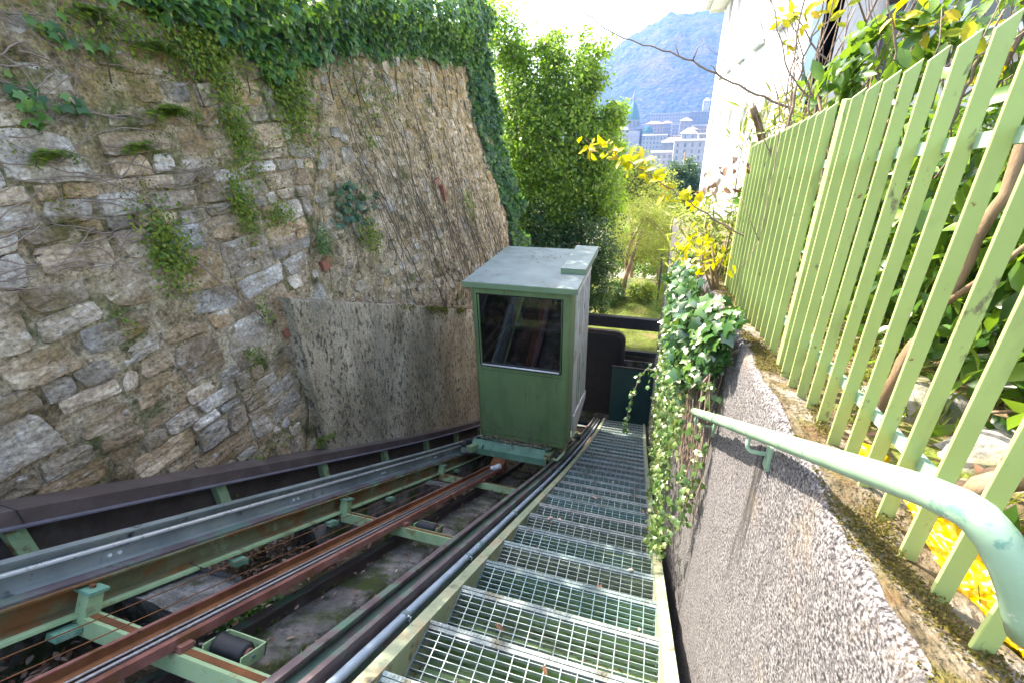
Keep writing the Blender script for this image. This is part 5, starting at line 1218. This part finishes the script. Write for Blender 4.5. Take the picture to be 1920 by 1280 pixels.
shoot('upright shoot with a spray of yellow leaves, left of the drainpipe', [(.46, 2.2, -.15), (.455, 2.2, .05), (.46, 2.2, .2), (.475, 2.2, .3), (.5, 2.2, .45)], .006,
      [(.375, 2.2, .335), (.41, 2.2, .325), (.44, 2.2, .315), (.405, 2.2, .29), (.47, 2.2, .34), (.51, 2.2, .335), (.545, 2.2, .33)], ls=.05, nl=5, side=[[(.46, 2.2, .2), (.42, 2.2, .28), (.375, 2.2, .335)], [(.47, 2.2, .27), (.5, 2.2, .3), (.54, 2.2, .335)]])
shoot('bare twig with three small yellow leaves in front of the white facade', [(.5, 2.2, .1), (.46, 2.2, .18), (.42, 2.2, .235), (.385, 2.2, .255)], .003, [(.40, 2.2, .25), (.42, 2.2, .24), (.445, 2.2, .225)], ls=.035, nl=1)
shoot('yellow leaved twig at the top edge above the near fence', [(.62, 1.8, -.1), (.63, 1.8, .08), (.6, 1.8, .2), (.55, 1.8, .3)], .006, [(.60, 1.8, .26), (.56, 1.8, .275), (.66, 1.8, .24), (.70, 1.8, .25)], ls=.055, nl=4, side=[[(.62, 1.8, .13), (.66, 1.8, .2), (.71, 1.8, .26)]])
shoot('branch with drooping bright yellow leaves near the top right corner', [(.78, 1.8, -.2), (.80, 1.8, .0), (.81, 1.8, .12), (.83, 1.8, .25)], .008, [(.86, 1.8, .09), (.85, 1.8, .06), (.79, 1.8, .2), (.84, 1.8, .17), (.75, 1.8, .22)], ls=.065, nl=3, side=[[(.80, 1.8, .04), (.84, 1.8, .08), (.87, 1.8, .08)]])
shoot('pale crossing twig behind the picket tops', [(.55, 1.7, .05), (.66, 1.7, .10), (.78, 1.72, .14), (.9, 1.74, .22)], .005, side=[[(.66, 1.7, .10), (.67, 1.7, .17), (.65, 1.7, .25)], [(.72, 1.71, .12), (.76, 1.7, .18), (.77, 1.7, .26)]])
shoot('brown upright shoot between the post and the drainpipe', [(.50, 2.1, -.2), (.51, 2.1, .02), (.53, 2.1, .16), (.56, 2.1, .33)], .007, side=[[(.51, 2.1, .05), (.56, 2.1, .14), (.62, 2.1, .22)], [(.52, 2.1, .1), (.48, 2.1, .2), (.47, 2.1, .3)]])
rs = random.Random(77)
tg = MB()
for k in range(60):
    p = Vector((rs.uniform(.45, 1.2), rs.uniform(1.8, 2.5), rs.uniform(-.25, .1))); d = Vector((rs.uniform(-.5, .5), rs.uniform(-.2, .2), 1)).normalized(); pts = []
    for q in range(9): pts.append(p.copy()); d = (d + Vector((rs.uniform(-.25, .25), rs.uniform(-.2, .2), rs.uniform(-.1, .1)))).normalized(); p += d * .075
    tg.tube(pts, [.0028 * (1.1 - i / 9) for i in range(9)], 4, cap=False)
tag(tg.build('bare_twigs', 'twig', None, smooth=True), 'mesh of thin bare twigs above the fence in front of the villa', 'twigs', kind='stuff')
# dark cut stumps and dry leaves beyond the fence top
lg = thing('cut_log', (.44, 2.75, -.02), 'dark cut branch stump showing above the far fence pickets', 'stump')
MB().tube([(.50, 2.9, -.12), (.45, 2.85, -.02), (.40, 2.8, .06)], .018, 8).build('bark', 'bark', lg, smooth=True)
MB().tube([(.62, 2.9, -.12), (.60, 2.88, -.0)], .02, 8).build('stub', 'black_metal', lg, smooth=True)
P = [np.array((.27, 2.7, -.30)) + rng.normal(0, .035, 3) for _ in range(16)] + [np.array((.37, 2.7, -.2)) + rng.normal(0, .03, 3) for _ in range(9)]
tag(leaves('withered_leaves', P, (0, -1, 0), .05, 'oval', 'dead_leaf', None, hang=(0, 0, -1), spread=.6), 'withered dark leaves hanging left of the far fence end', 'dead leaves', kind='stuff')

# ================================================================ WHITE VILLA
vb = thing('white_villa', (3.5, 12, -8), 'tall white villa with arched windows and deep eaves, right of the mountain', 'building')
BX = 1.8; YA, YB = 8.6, 24.4; ZT = 4.3
wins = []
# facade built as piers around the window openings
arch = [(yc_, 1.25) for yc_ in (10.4, 13.1, 15.9, 18.9, 21.6)]
upper = [(yc_, 1.1) for yc_ in (10.4, 13.1, 15.9, 18.9, 21.6)]
def wallseg(ya, yb, za, zb_): return MB().box(BX, BX + .35, ya, yb, za, zb_)
W = MB(); edges = [YA]
for yc_, w_ in arch: edges += [yc_ - w_ / 2, yc_ + w_ / 2]
edges.append(YB)
for i in range(0, len(edges), 2): W.box(BX, BX + .35, edges[i], edges[i + 1], -9, ZT)
for yc_, w_ in arch:
    a, b_ = yc_ - w_ / 2, yc_ + w_ / 2
    W.box(BX, BX + .35, a, b_, -9, -3.2)
    # arched head between the lower opening and the upper sill
    n = 10; vs = []
    for k in range(n + 1):
        t = PI * k / n; vs.append((yc_ - w_ / 2 * math.cos(t), -.3 + w_ / 2 * math.sin(t)))
    poly = vs + [(b_, 1.55), (a, 1.55)]
    m_ = len(poly); W.add([(BX, y, z) for y, z in poly] + [(BX + .35, y, z) for y, z in poly], [tuple(range(m_)), tuple(range(m_, 2 * m_))[::-1]] + [(k, (k + 1) % m_, m_ + (k + 1) % m_, m_ + k) for k in range(m_)])
W.build('facade', 'white_stucco', vb)
for yc_, w_ in arch:
    f = MB().box(BX + .06, BX + .10, yc_ - w_ / 2, yc_ + w_ / 2, -3.2, .5).build('window', 'white_stucco', vb)
    MB().box(BX + .245, BX + .26, yc_ - w_ / 2 + .1, yc_ + w_ / 2 - .1, -3.1, .25)
    g2 = MB().box(BX + .045, BX + .059, yc_ - w_ / 2 + .2, yc_ - .05, -3.0, -.2).box(BX + .045, BX + .059, yc_ + .05, yc_ + w_ / 2 - .2, -3.0, -.2).build('pane', 'window_dark'); g2.parent = f
    g2.matrix_parent_inverse = Matrix.Identity(4); g2.location = (0, 0, 0); g2.matrix_parent_inverse = f.matrix_parent_inverse.inverted() if False else Matrix.Identity(4)
    # archivolt trim
    pts = [(BX - .03, yc_ - w_ / 2 - .1, -3.2), (BX - .03, yc_ - w_ / 2 - .1, -.3)] + [(BX - .03, yc_ - (w_ / 2 + .1) * math.cos(t), -.3 + (w_ / 2 + .1) * math.sin(t)) for t in [PI * k / 10 for k in range(1, 10)]] + [(BX - .03, yc_ + w_ / 2 + .1, -.3), (BX - .03, yc_ + w_ / 2 + .1, -3.2)]
    MB().tube(pts, .045, 5).build('arch_trim', 'white_stucco', vb)
for yc_, w_ in upper:
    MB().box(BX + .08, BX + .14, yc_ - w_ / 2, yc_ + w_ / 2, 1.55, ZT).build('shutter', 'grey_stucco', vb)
    MB().box(BX - .12, BX + .2, yc_ - w_ / 2 - .08, yc_ + w_ / 2 + .08, 1.46, 1.549).build('window_sill', 'slate', vb)
MB().box(BX - .75, BX + 8, YA - .8, YB + .75, ZT, ZT + .22).build('eaves', 'white_stucco', vb)
MB().box(BX - .55, BX - .0, YA - .6, YB + .55, ZT - .16, ZT - .001).build('cornice', 'white_stucco', vb)
MB().add([(BX - .75, YA - .8, ZT + .221), (BX + 8, YA - .8, ZT + .221), (BX + 8, YB + .75, ZT + .221), (BX - .75, YB + .75, ZT + .221), (BX + 3.5, YA + 3.5, ZT + 2.6), (BX + 3.5, YB - 3.5, ZT + 2.6)],
         [(0, 1, 4), (1, 2, 5, 4), (2, 3, 5), (3, 0, 4, 5)]).build('roof', 'far_roof', vb)
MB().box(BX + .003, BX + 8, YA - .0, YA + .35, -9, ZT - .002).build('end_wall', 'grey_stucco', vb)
MB().box(BX - .004, BX + .12, YA - .05, YA - .002, -9, ZT - .17).build('corner_strip', 'pilaster_shade', vb)
MB().box(BX + .352, BX + 8, YB - .35, YB, -9, ZT - .002).build('far_end_wall', 'white_stucco', vb)
dp = thing('drainpipe', (2.75, 8.5, 0), 'dark drainpipe running down the grey end wall of the villa', 'pipe')
MB().tube([(2.72, 8.48, 4.2), (2.72, 8.48, -3)], .07, 12).build('pipe', 'drainpipe', dp, smooth=True)
for z in (2.6, 1.4, .2): MB().tube([(2.72, 8.48, z - .05), (2.72, 8.48, z + .05)], .1, 12).build('pipe_clamp', 'drainpipe', dp, smooth=True)
MB().tube([(2.95, 8.47, 4.2), (2.95, 8.47, -3)], .05, 10).build('cable_duct', 'drainpipe', dp, smooth=True)
for (xa, xb) in ((3.6, 4.5), (5.5, 6.4)):
    f = MB().box(xa - .12, xb + .12, 8.54, 8.6, .9, 2.9).build('window', 'white_stucco', vb)
    for s in (xa - .02, (xa + xb) / 2 + .02):
        p_ = MB().box(s, s + (xb - xa) / 2, 8.52, 8.538, 1.05, 2.8).build('pane', 'window_dark'); p_.parent = f
    MB().box(xa - .3, xb + .3, 8.4, 8.6, .72, .84).build('window_sill', 'slate', vb)
    for s0, s1 in ((xa - .75, xa - .16), (xb + .16, xb + .75)):
        MB().box(s0, s1, 8.5, 8.56, .9, 2.9).build('shutter', 'slate', vb)

# ================================================================ TREES BELOW
def tree(name, label, base, top, blobs, n, size, kind, m, r0=.12, group=None, cat='tree', spread=.8, hang=(0, 0, -.4), tops=6):
    t = thing(name, base, label, cat, group); b = Vector(base); tp = Vector(top)
    pts = [b.lerp(tp, k / 7) + Vector((.12 * math.sin(k * 1.3), .1 * math.cos(k * 1.7), 0)) * (1 if k else 0) for k in range(8)]
    MB().tube(pts, [r0 * (1 - .75 * k / 7) for k in range(8)], 9).build('trunk', 'bark', t, smooth=True)
    lim = MB()
    for (c_, r_) in blobs:
        for q in range(3):
            e = Vector(c_) + Vector(rng.normal(0, .4, 3)) * r_[0] * .6; s = pts[int(rng.integers(2, 7))]
            lim.tube([s, s.lerp(e, .5) + Vector((0, 0, .1)), e], [r0 * .35, r0 * .22, r0 * .08], 5, cap=False)
    lim.build('limbs', 'bark', t, smooth=True)
    tot = sum(np.prod(r_) ** (2 / 3) for c_, r_ in blobs); P = []; Nn = []
    for (c_, r_) in blobs:
        k = int(n * np.prod(r_) ** (2 / 3) / tot); ncl = max(14, k // 55)
        D = rng.normal(0, 1, (ncl, 3)); D /= np.linalg.norm(D, axis=1, keepdims=True)
        cc = np.array(c_) + D * (rng.uniform(.45, 1.08, (ncl, 1))) * np.array(r_)
        idx = rng.integers(0, ncl, k); cr = np.mean(r_) * .165
        p = cc[idx] + rng.normal(0, 1, (k, 3)) * cr * np.array((1, 1, .75))
        P.append(p); nn = p - np.array(c_); Nn.append(nn / (np.linalg.norm(nn, axis=1, keepdims=True) + 1e-6) + np.array((0, 0, .6)))
    leaves('crown', np.vstack(P), np.vstack(Nn), size, kind, m, t, hang=hang, spread=spread)
    return t
tree('broadleaf_tree', 'tall sunlit green tree rising behind the cabin and the end of the ivy wall', (-2.6, 12.6, -5.5), (-2.3, 12.8, 1.0),
     [((-2.6, 12.4, -.4), (1.15, 1.2, 1.3)), ((-1.9, 12.6, -1.5), (1.0, 1.1, 1.1)), ((-2.3, 12.4, .8), (.8, .8, .9)), ((-1.85, 12.5, 1.35), (.42, .5, .75)), ((-3.3, 12.2, .5), (.8, .9, 1.1)),
      ((-3.95, 12.4, 1.8), (.6, .7, .9)), ((-1.45, 12.6, -.5), (.6, .8, .8)), ((-3.0, 12.0, -1.8), (1.0, .9, 1.2)), ((-2.75, 12.4, 1.6), (.45, .5, .5)), ((-1.5, 12.5, -1.7), (.55, .7, .8)), ((-3.6, 11.6, -.6), (.8, .8, 1.0)), ((-1.25, 12.6, .1), (.35, .5, .5))], 60000, .095, 'small', 'tree_leaf', .16)
tree('evergreen_tree', 'darker evergreen tree low behind the cabin roof', (-1.9, 11.8, -5.5), (-1.9, 11.9, -2.2),
     [((-2.5, 11.6, -3.2), (1.1, .7, 1.1)), ((-1.6, 11.8, -2.9), (.75, .8, 1.0)), ((-1.5, 11.8, -3.9), (.6, .6, .8)), ((-3.3, 11.5, -2.7), (.9, .7, 1.3))], 30000, .075, 'small', 'tree_dark', .1)
tree('young_tree', 'light feathery yellow green tree between the dark tree and the villa', (-1.0, 15, -5.4), (-.4, 15.2, -2.2),
     [((-.7, 15, -2.9), (.7, .7, 1.0)), ((.1, 15, -3.2), (.75, .7, 1.0)), ((.7, 15, -3.6), (.6, .7, .9)), ((-.2, 15, -2.2), (.55, .6, .6)), ((-1.2, 14.8, -3.5), (.4, .5, .8))], 17000, .09, 'narrow', 'bamboo_leaf', .07, spread=1.0)
tree('young_tree', 'small light green tree with two thin dark trunks at the back of the lawn', (.15, 16.5, -5.5), (.25, 16.5, -3.2),
     [((.2, 16.5, -3.2), (.9, .7, .7)), ((1.1, 16.3, -3.3), (.7, .6, .8)), ((-.6, 16.4, -4.0), (.6, .5, .5))], 11000, .08, 'small', 'bamboo_leaf', .05, spread=1.0)
tree('yellow_green_tree', 'yellow green tree top right of the tall sunlit tree, in front of the town', (-.9, 19, -6.5), (-.7, 19, -1.8),
     [((-.9, 19, -1.9), (.75, .8, 1.0)), ((-.1, 19, -2.6), (.8, .8, 1.0)), ((-1.5, 18.8, -2.6), (.8, .8, 1.1))], 15000, .1, 'small', 'bamboo_leaf', .1)
tree('conifer', 'dark green cypress like tree in front of the pale apartment block', (1.5, 42, -14), (1.6, 42, -2.2),
     [((1.5, 42, -5.2), (1.2, 1.2, 2.1)), ((2.2, 42, -4.0), (.7, .8, 1.6)), ((1.0, 42, -4.3), (.7, .8, 1.3)), ((2.8, 42, -5.5), (.9, .9, 2))], 16000, .16, 'small', 'tree_dark', .2)
tree('hillside_tree', 'brownish green tree left of the dark conifer', (-.6, 36, -12), (-.6, 36, -4.5),
     [((-.8, 36, -5.2), (1.3, 1, 1.5)), ((-2.0, 36, -4.6), (1.2, 1, 1.6)), ((.3, 36, -6.2), (1.1, 1, 1.5))], 12000, .17, 'small', 'bamboo_leaf', .15)
tree('hillside_tree', 'green tree crown low between lawn and villa', (2.0, 22, -8), (1.2, 22, -5.5),
     [((.9, 22, -5.4), (1.0, .9, 1.2)), ((-.4, 22, -5.6), (1.0, .9, 1.2)), ((-1.6, 22, -5.2), (1.0, .9, 1.4))], 12000, .12, 'small', 'tree_leaf', .12)
# shrubs around the lawn
bush('lawn_shrub', 'low dark shrub under the light tree at the back of the lawn', 'shrub', (-1.2, 14.6, -5.0), (.5, .5, .45), 2600, .07, 'small', 'tree_dark', 4, nclump=60)
bush('lawn_shrub', 'blue green feathery shrub at the right end of the lawn beam', 'shrub', (.42, 11.6, -4.35), (.42, .4, .55), 3200, .06, 'narrow', 'laurel_leaf', 5, (.45, 11.6, -5.4), nclump=80)
bush('lawn_shrub', 'pale green shrub right of the thin trunks', 'shrub', (.75, 14.5, -4.7), (.5, .5, .6), 2600, .07, 'small', 'fern_leaf', 4, nclump=60)
bush('lawn_shrub', 'grey green bush in the middle back of the lawn', 'shrub', (-.1, 15.0, -5.0), (.6, .4, .3), 1800, .07, 'small', 'fern_leaf', 4, nclump=50)
P = []
for _ in range(40000):
    x = rng.uniform(-2.6, 1.6); y = rng.uniform(11.05, 15.8); P.append((x, y, g_lawn(x, y)[2] - .005))
tag(leaves('grass', P, (0, -1, .3), .06, 'blade', 'grass_leaf', None, hang=(0, 0, 1.5), spread=.6), 'short sunlit grass on the lawn beyond the black frame', 'grass', kind='stuff')
for (x, y, c_) in ((-.9, 14.8, 'brown trunk leaning at the left back of the lawn'),):
    tag(MB().tube([(x, y, -5.5), (x + .12, y, -4.6), (x + .4, y, -3.4)], [.1, .08, .05], 8).build('bare_trunk', 'bark', None, smooth=True), c_, 'tree trunk')
for dx in (.28, .5):
    tag(MB().tube([(dx, 14.3, -5.4), (dx + .02, 14.3, -4.6), (dx, 14.3, -3.6)], .035, 7).build('thin_trunk', 'black_metal', None, smooth=True), ('left' if dx < .4 else 'right') + ' of two thin dark trunks at the back of the lawn', 'tree trunk')
tag(MB().tube([(.72, 13.6, -4.1), (.80, 13.6, -4.05)], .11, 14).build('parked_bin', 'yellow_plastic', None) if False else MB().tube([(.60, 13.4, -4.1), (.66, 13.4, -4.1)], [.09, .09], 12).build('road_sign', 'red_oxide', None), 'small round red sign half hidden in the leaves beyond the lawn', 'sign')

# ================================================================ TOWN
def house(label, x, y, w_, d_, z0, z1, wm, rm='far_roof', floors=4, cols=6, roofh=2.5, name='town_house', cat='building', flat=False, rowz=None, singles=False):
    t = thing(name, (x, y, z0), label, cat)
    MB().box(x - w_ / 2, x + w_ / 2, y, y + d_, z0, z1).build('wall', wm, t)
    if flat: MB().box(x - w_ / 2 - .5, x + w_ / 2 + .5, y - .5, y + d_ + .5, z1 + .01, z1 + .6).build('roof', rm, t)
    else:
        a, b_, c0, c1 = x - w_ / 2 - .6, x + w_ / 2 + .6, y - .6, y + d_ + .6; i = min(w_, d_) * .45
        MB().add([(a, c0, z1 + .01), (b_, c0, z1 + .01), (b_, c1, z1 + .01), (a, c1, z1 + .01), (a + i, (c0 + c1) / 2, z1 + roofh), (b_ - i, (c0 + c1) / 2, z1 + roofh)], [(0, 1, 5, 4), (1, 2, 5), (2, 3, 4, 5), (3, 0, 4)]).build('roof', rm, t)
    wm_ = None; wb = MB(); H = z1 - z0; fh = 3.2
    for f in range(floors):
        zc = z1 - 1.9 - f * fh
        if zc < z0: break
        for c_ in range(cols):
            xc = x - w_ / 2 + w_ * (c_ + .5) / cols
            if singles:
                if wm_ is None: wm_ = MB().box(-.55, .55, -.08, -.01, -.9, .9).mesh('window', 'far_window')
                link('window', wm_, t, (xc, y, zc))
            else: wb.box(xc - .5, xc + .5, y - .08, y - .01, zc - .8, zc + .8)
    if wb.v: wb.build('windows', 'far_window', t)['kind'] = 'stuff'
    return t
Hs = house
Hs('pale apartment block with a dark glazed top floor, nearest in the town', 22, 285, 34, 14, -45, -9.5, 'far_wall_white', 'far_roof_light', 6, 9, flat=True, singles=True)
Hs('white lower wing left of the pale apartment block', -1, 300, 12, 12, -45, -16, 'far_wall_white', 'far_roof_light', 4, 4, flat=True, singles=True)
dz = 0
rs = random.Random(21); k = 0
desc = ['white', 'cream', 'rose', 'grey']; mats_ = ['far_wall_white', 'far_wall_ochre', 'far_wall_rose', 'far_stone']
spots = [(-60, 420), (-44, 430), (-31, 460), (-18, 470), (-8, 400), (2, 430), (12, 400), (20, 470), (27, 430), (34, 410), (42, 440), (50, 400), (-52, 520), (-38, 540), (-12, 520), (0, 560), (14, 540), (30, 540), (46, 520), (8, 350), (38, 345)]
where = ['at the far left of the town behind the tree', 'second from the left behind the tree', 'left of the cathedral', 'just right of the cathedral dome', 'below the long arcade roof on the left', 'in the middle of the town', 'in the middle of the town, lower right', 'under the flat white roof', 'right of the square tower', 'near the villa edge', 'half behind the villa edge', 'hidden mostly by the villa', 'in the far row, far left', 'in the far row, second', 'in the far row behind the cathedral', 'in the far row, middle', 'in the far row, right of the middle', 'in the far row, toward the villa', 'in the far row beside the villa', 'just above the apartment block, left', 'just above the apartment block, right']
for (x, y), wh in zip(spots, where):
    c_ = k % 4; k += 1
    top = -1.0 - (y < 480) * 6 - (y < 440) * 4 - (y < 380) * 3 + rs.uniform(-3, 2)
    Hs(desc[c_] + ' town building ' + wh, x, y, rs.uniform(11, 20), 12, -46, top, mats_[c_], rs.choice(['far_roof', 'far_roof_light', 'far_roof_light']), 4, rs.randint(4, 7), flat=rs.random() < .35)
Hs('long pale arcaded building with a bright flat roof at the foot of the mountain', 2, 600, 42, 14, -46, 9, 'far_wall_white', 'far_roof_light', 5, 14, flat=True)
Hs('long flat grey building along the lake at the right of the town', 46, 620, 60, 14, -46, 10, 'far_stone', 'far_roof_light', 5, 18, flat=True)
Hs('square grey tower block in the middle of the town', 15, 440, 9, 9, -46, 1, 'far_stone', 'far_roof_light', 4, 1, 2)
Hs('small white building with a pyramid roof in front of the tower', 14, 330, 9, 9, -46, -6.5, 'far_wall_white', 'far_roof_light', 2, 2, 3)
Hs('tiny white chapel tower against the mountain beside the villa', 42, 640, 7, 7, -46, 22, 'far_wall_white', 'far_roof_light', 2, 2, 3)
# cathedral
cx, cy = -30, 470
ct = thing('cathedral', (cx, cy, -45), 'cathedral with green copper dome and lantern rising from the town left of the centre', 'church')
def lathe(prof, cx, cy, n=20):
    b = MB(); vs = [(cx + r * math.cos(2 * PI * k / n), cy + r * math.sin(2 * PI * k / n), z) for r, z in prof for k in range(n)]
    fs = [(i * n + k, i * n + (k + 1) % n, (i + 1) * n + (k + 1) % n, (i + 1) * n + k) for i in range(len(prof) - 1) for k in range(n)]
    return b.add(vs, fs)
lathe([(6, -45), (6, 1.5), (6.5, 1.6), (6.5, 3)], cx, cy, 8).build('drum', 'far_stone', ct)
lathe([(6.1, 3.01), (5.8, 6), (4.9, 9.5), (3.5, 13), (1.8, 16), (1.1, 17)], cx, cy, 8).build('dome', 'copper_green', ct)
lathe([(1.1, 16.9), (1.1, 21), (1.5, 21.1), (1.3, 22), (.7, 24), (.15, 27), (.0, 29)], cx, cy, 10).build('lantern', 'far_stone', ct)
MB().box(cx - 26, cx - 2, cy - 6, cy + 8, -45, -5).build('nave', 'far_wall_white', ct)
MB().add([(cx - 26, cy - 7, -4.99), (cx + 8, cy - 7, -4.99), (cx + 8, cy + 9, -4.99), (cx - 26, cy + 9, -4.99), (cx - 26, cy + 1, 1), (cx + 8, cy + 1, 1)], [(0, 1, 5, 4), (1, 2, 5), (2, 3, 4, 5), (3, 0, 4)]).build('nave_roof', 'far_stone', ct)
MB().box(cx - 2, cx + 8, cy - 14, cy - 6, -45, -6).build('transept', 'far_wall_white', ct)
lathe([(5, -45), (5, -8.01)], cx + 14, cy - 8, 14).build('apse', 'far_wall_white', ct)
lathe([(5.3, -8), (5.0, -6), (3.8, -3.6), (2, -2.2), (0, -1.8)], cx + 14, cy - 8, 16).build('apse_dome', 'copper_green', ct)
for k in range(8):
    a = 2 * PI * (k + .5) / 8
    MB().box(cx + 6.0 * math.cos(a) - .7, cx + 6.0 * math.cos(a) + .7, cy + 6.0 * math.sin(a) - .7, cy + 6.0 * math.sin(a) + .7, -6, 1).build('drum_window', 'far_window', ct)
# wooded town edge below the mountain
P = []
for _ in range(14000):
    x = rng.uniform(-120, 130); y = rng.uniform(300, 800); P.append((x, y, -40 + 10 * rng.random() + 3 * mn.noise(Vector((x * .05, y * .05, 0)))))
tag(leaves('valley_trees', P, (0, 0, 1), 5.0, 'small', 'tree_leaf', None, spread=.9), 'mass of distant trees between the town buildings', 'trees', kind='stuff')

# ================================================================ HAZE
hz = MB().box(-1500, 1500, -60, 1600, -60, 330).mesh('haze', 'mortar'); hz.materials.clear()
hm = bpy.data.materials.new('haze_air'); hm.use_nodes = True; t = hm.node_tree; t.nodes.clear()
out = N(t, 'ShaderNodeOutputMaterial'); pv = N(t, 'ShaderNodeVolumePrincipled')
pv.inputs['Color'].default_value = (0.13, 0.28, 0.7, 1); pv.inputs['Density'].default_value = 0.0005; pv.inputs['Anisotropy'].default_value = 0.2
t.links.new(pv.outputs[0], out.inputs['Volume']); hz.materials.append(hm)
ho = link('haze', hz); ho['kind'] = 'stuff'
GROUPS = {'picket_fence': 'sections of pale green picket fence', 'wire': 'rusty wires over the track', 'cross_tie': 'green cross beams between the rails', 'cable_roller': 'cable rollers on the cross beams',
          'sleeper': 'sleeper bars below the cabin', 'concrete_pier': 'concrete blocks under the left rail', 'fern': 'ferns on the stone wall', 'wall_plant': 'small plants growing on the stone wall',
          'ivy_sprig': 'ivy sprigs on the stone wall', 'rock': 'rocks in the garden bed', 'garden_tree': 'garden trunks behind the fence', 'laurel_shrub': 'laurel shrubs behind the fence', 'oleander': 'oleanders by the fence end',
          'branch': 'garden shoots and branches', 'young_tree': 'light young trees beyond the lawn', 'hillside_tree': 'trees on the slope below', 'lawn_shrub': 'shrubs round the lawn', 'thin_trunk': 'thin dark trunks beyond the lawn',
          'town_house': 'town buildings below the mountain'}
for o in list(scene.objects):
    st_ = o.name.split('.')[0]
    if o.parent is None and st_ in GROUPS and o.get('label') and not o.get('group'): o['group'] = GROUPS[st_]
print('objects', len(bpy.data.objects), 'verts', sum(len(o.data.vertices) for o in bpy.data.objects if o.type == 'MESH'))
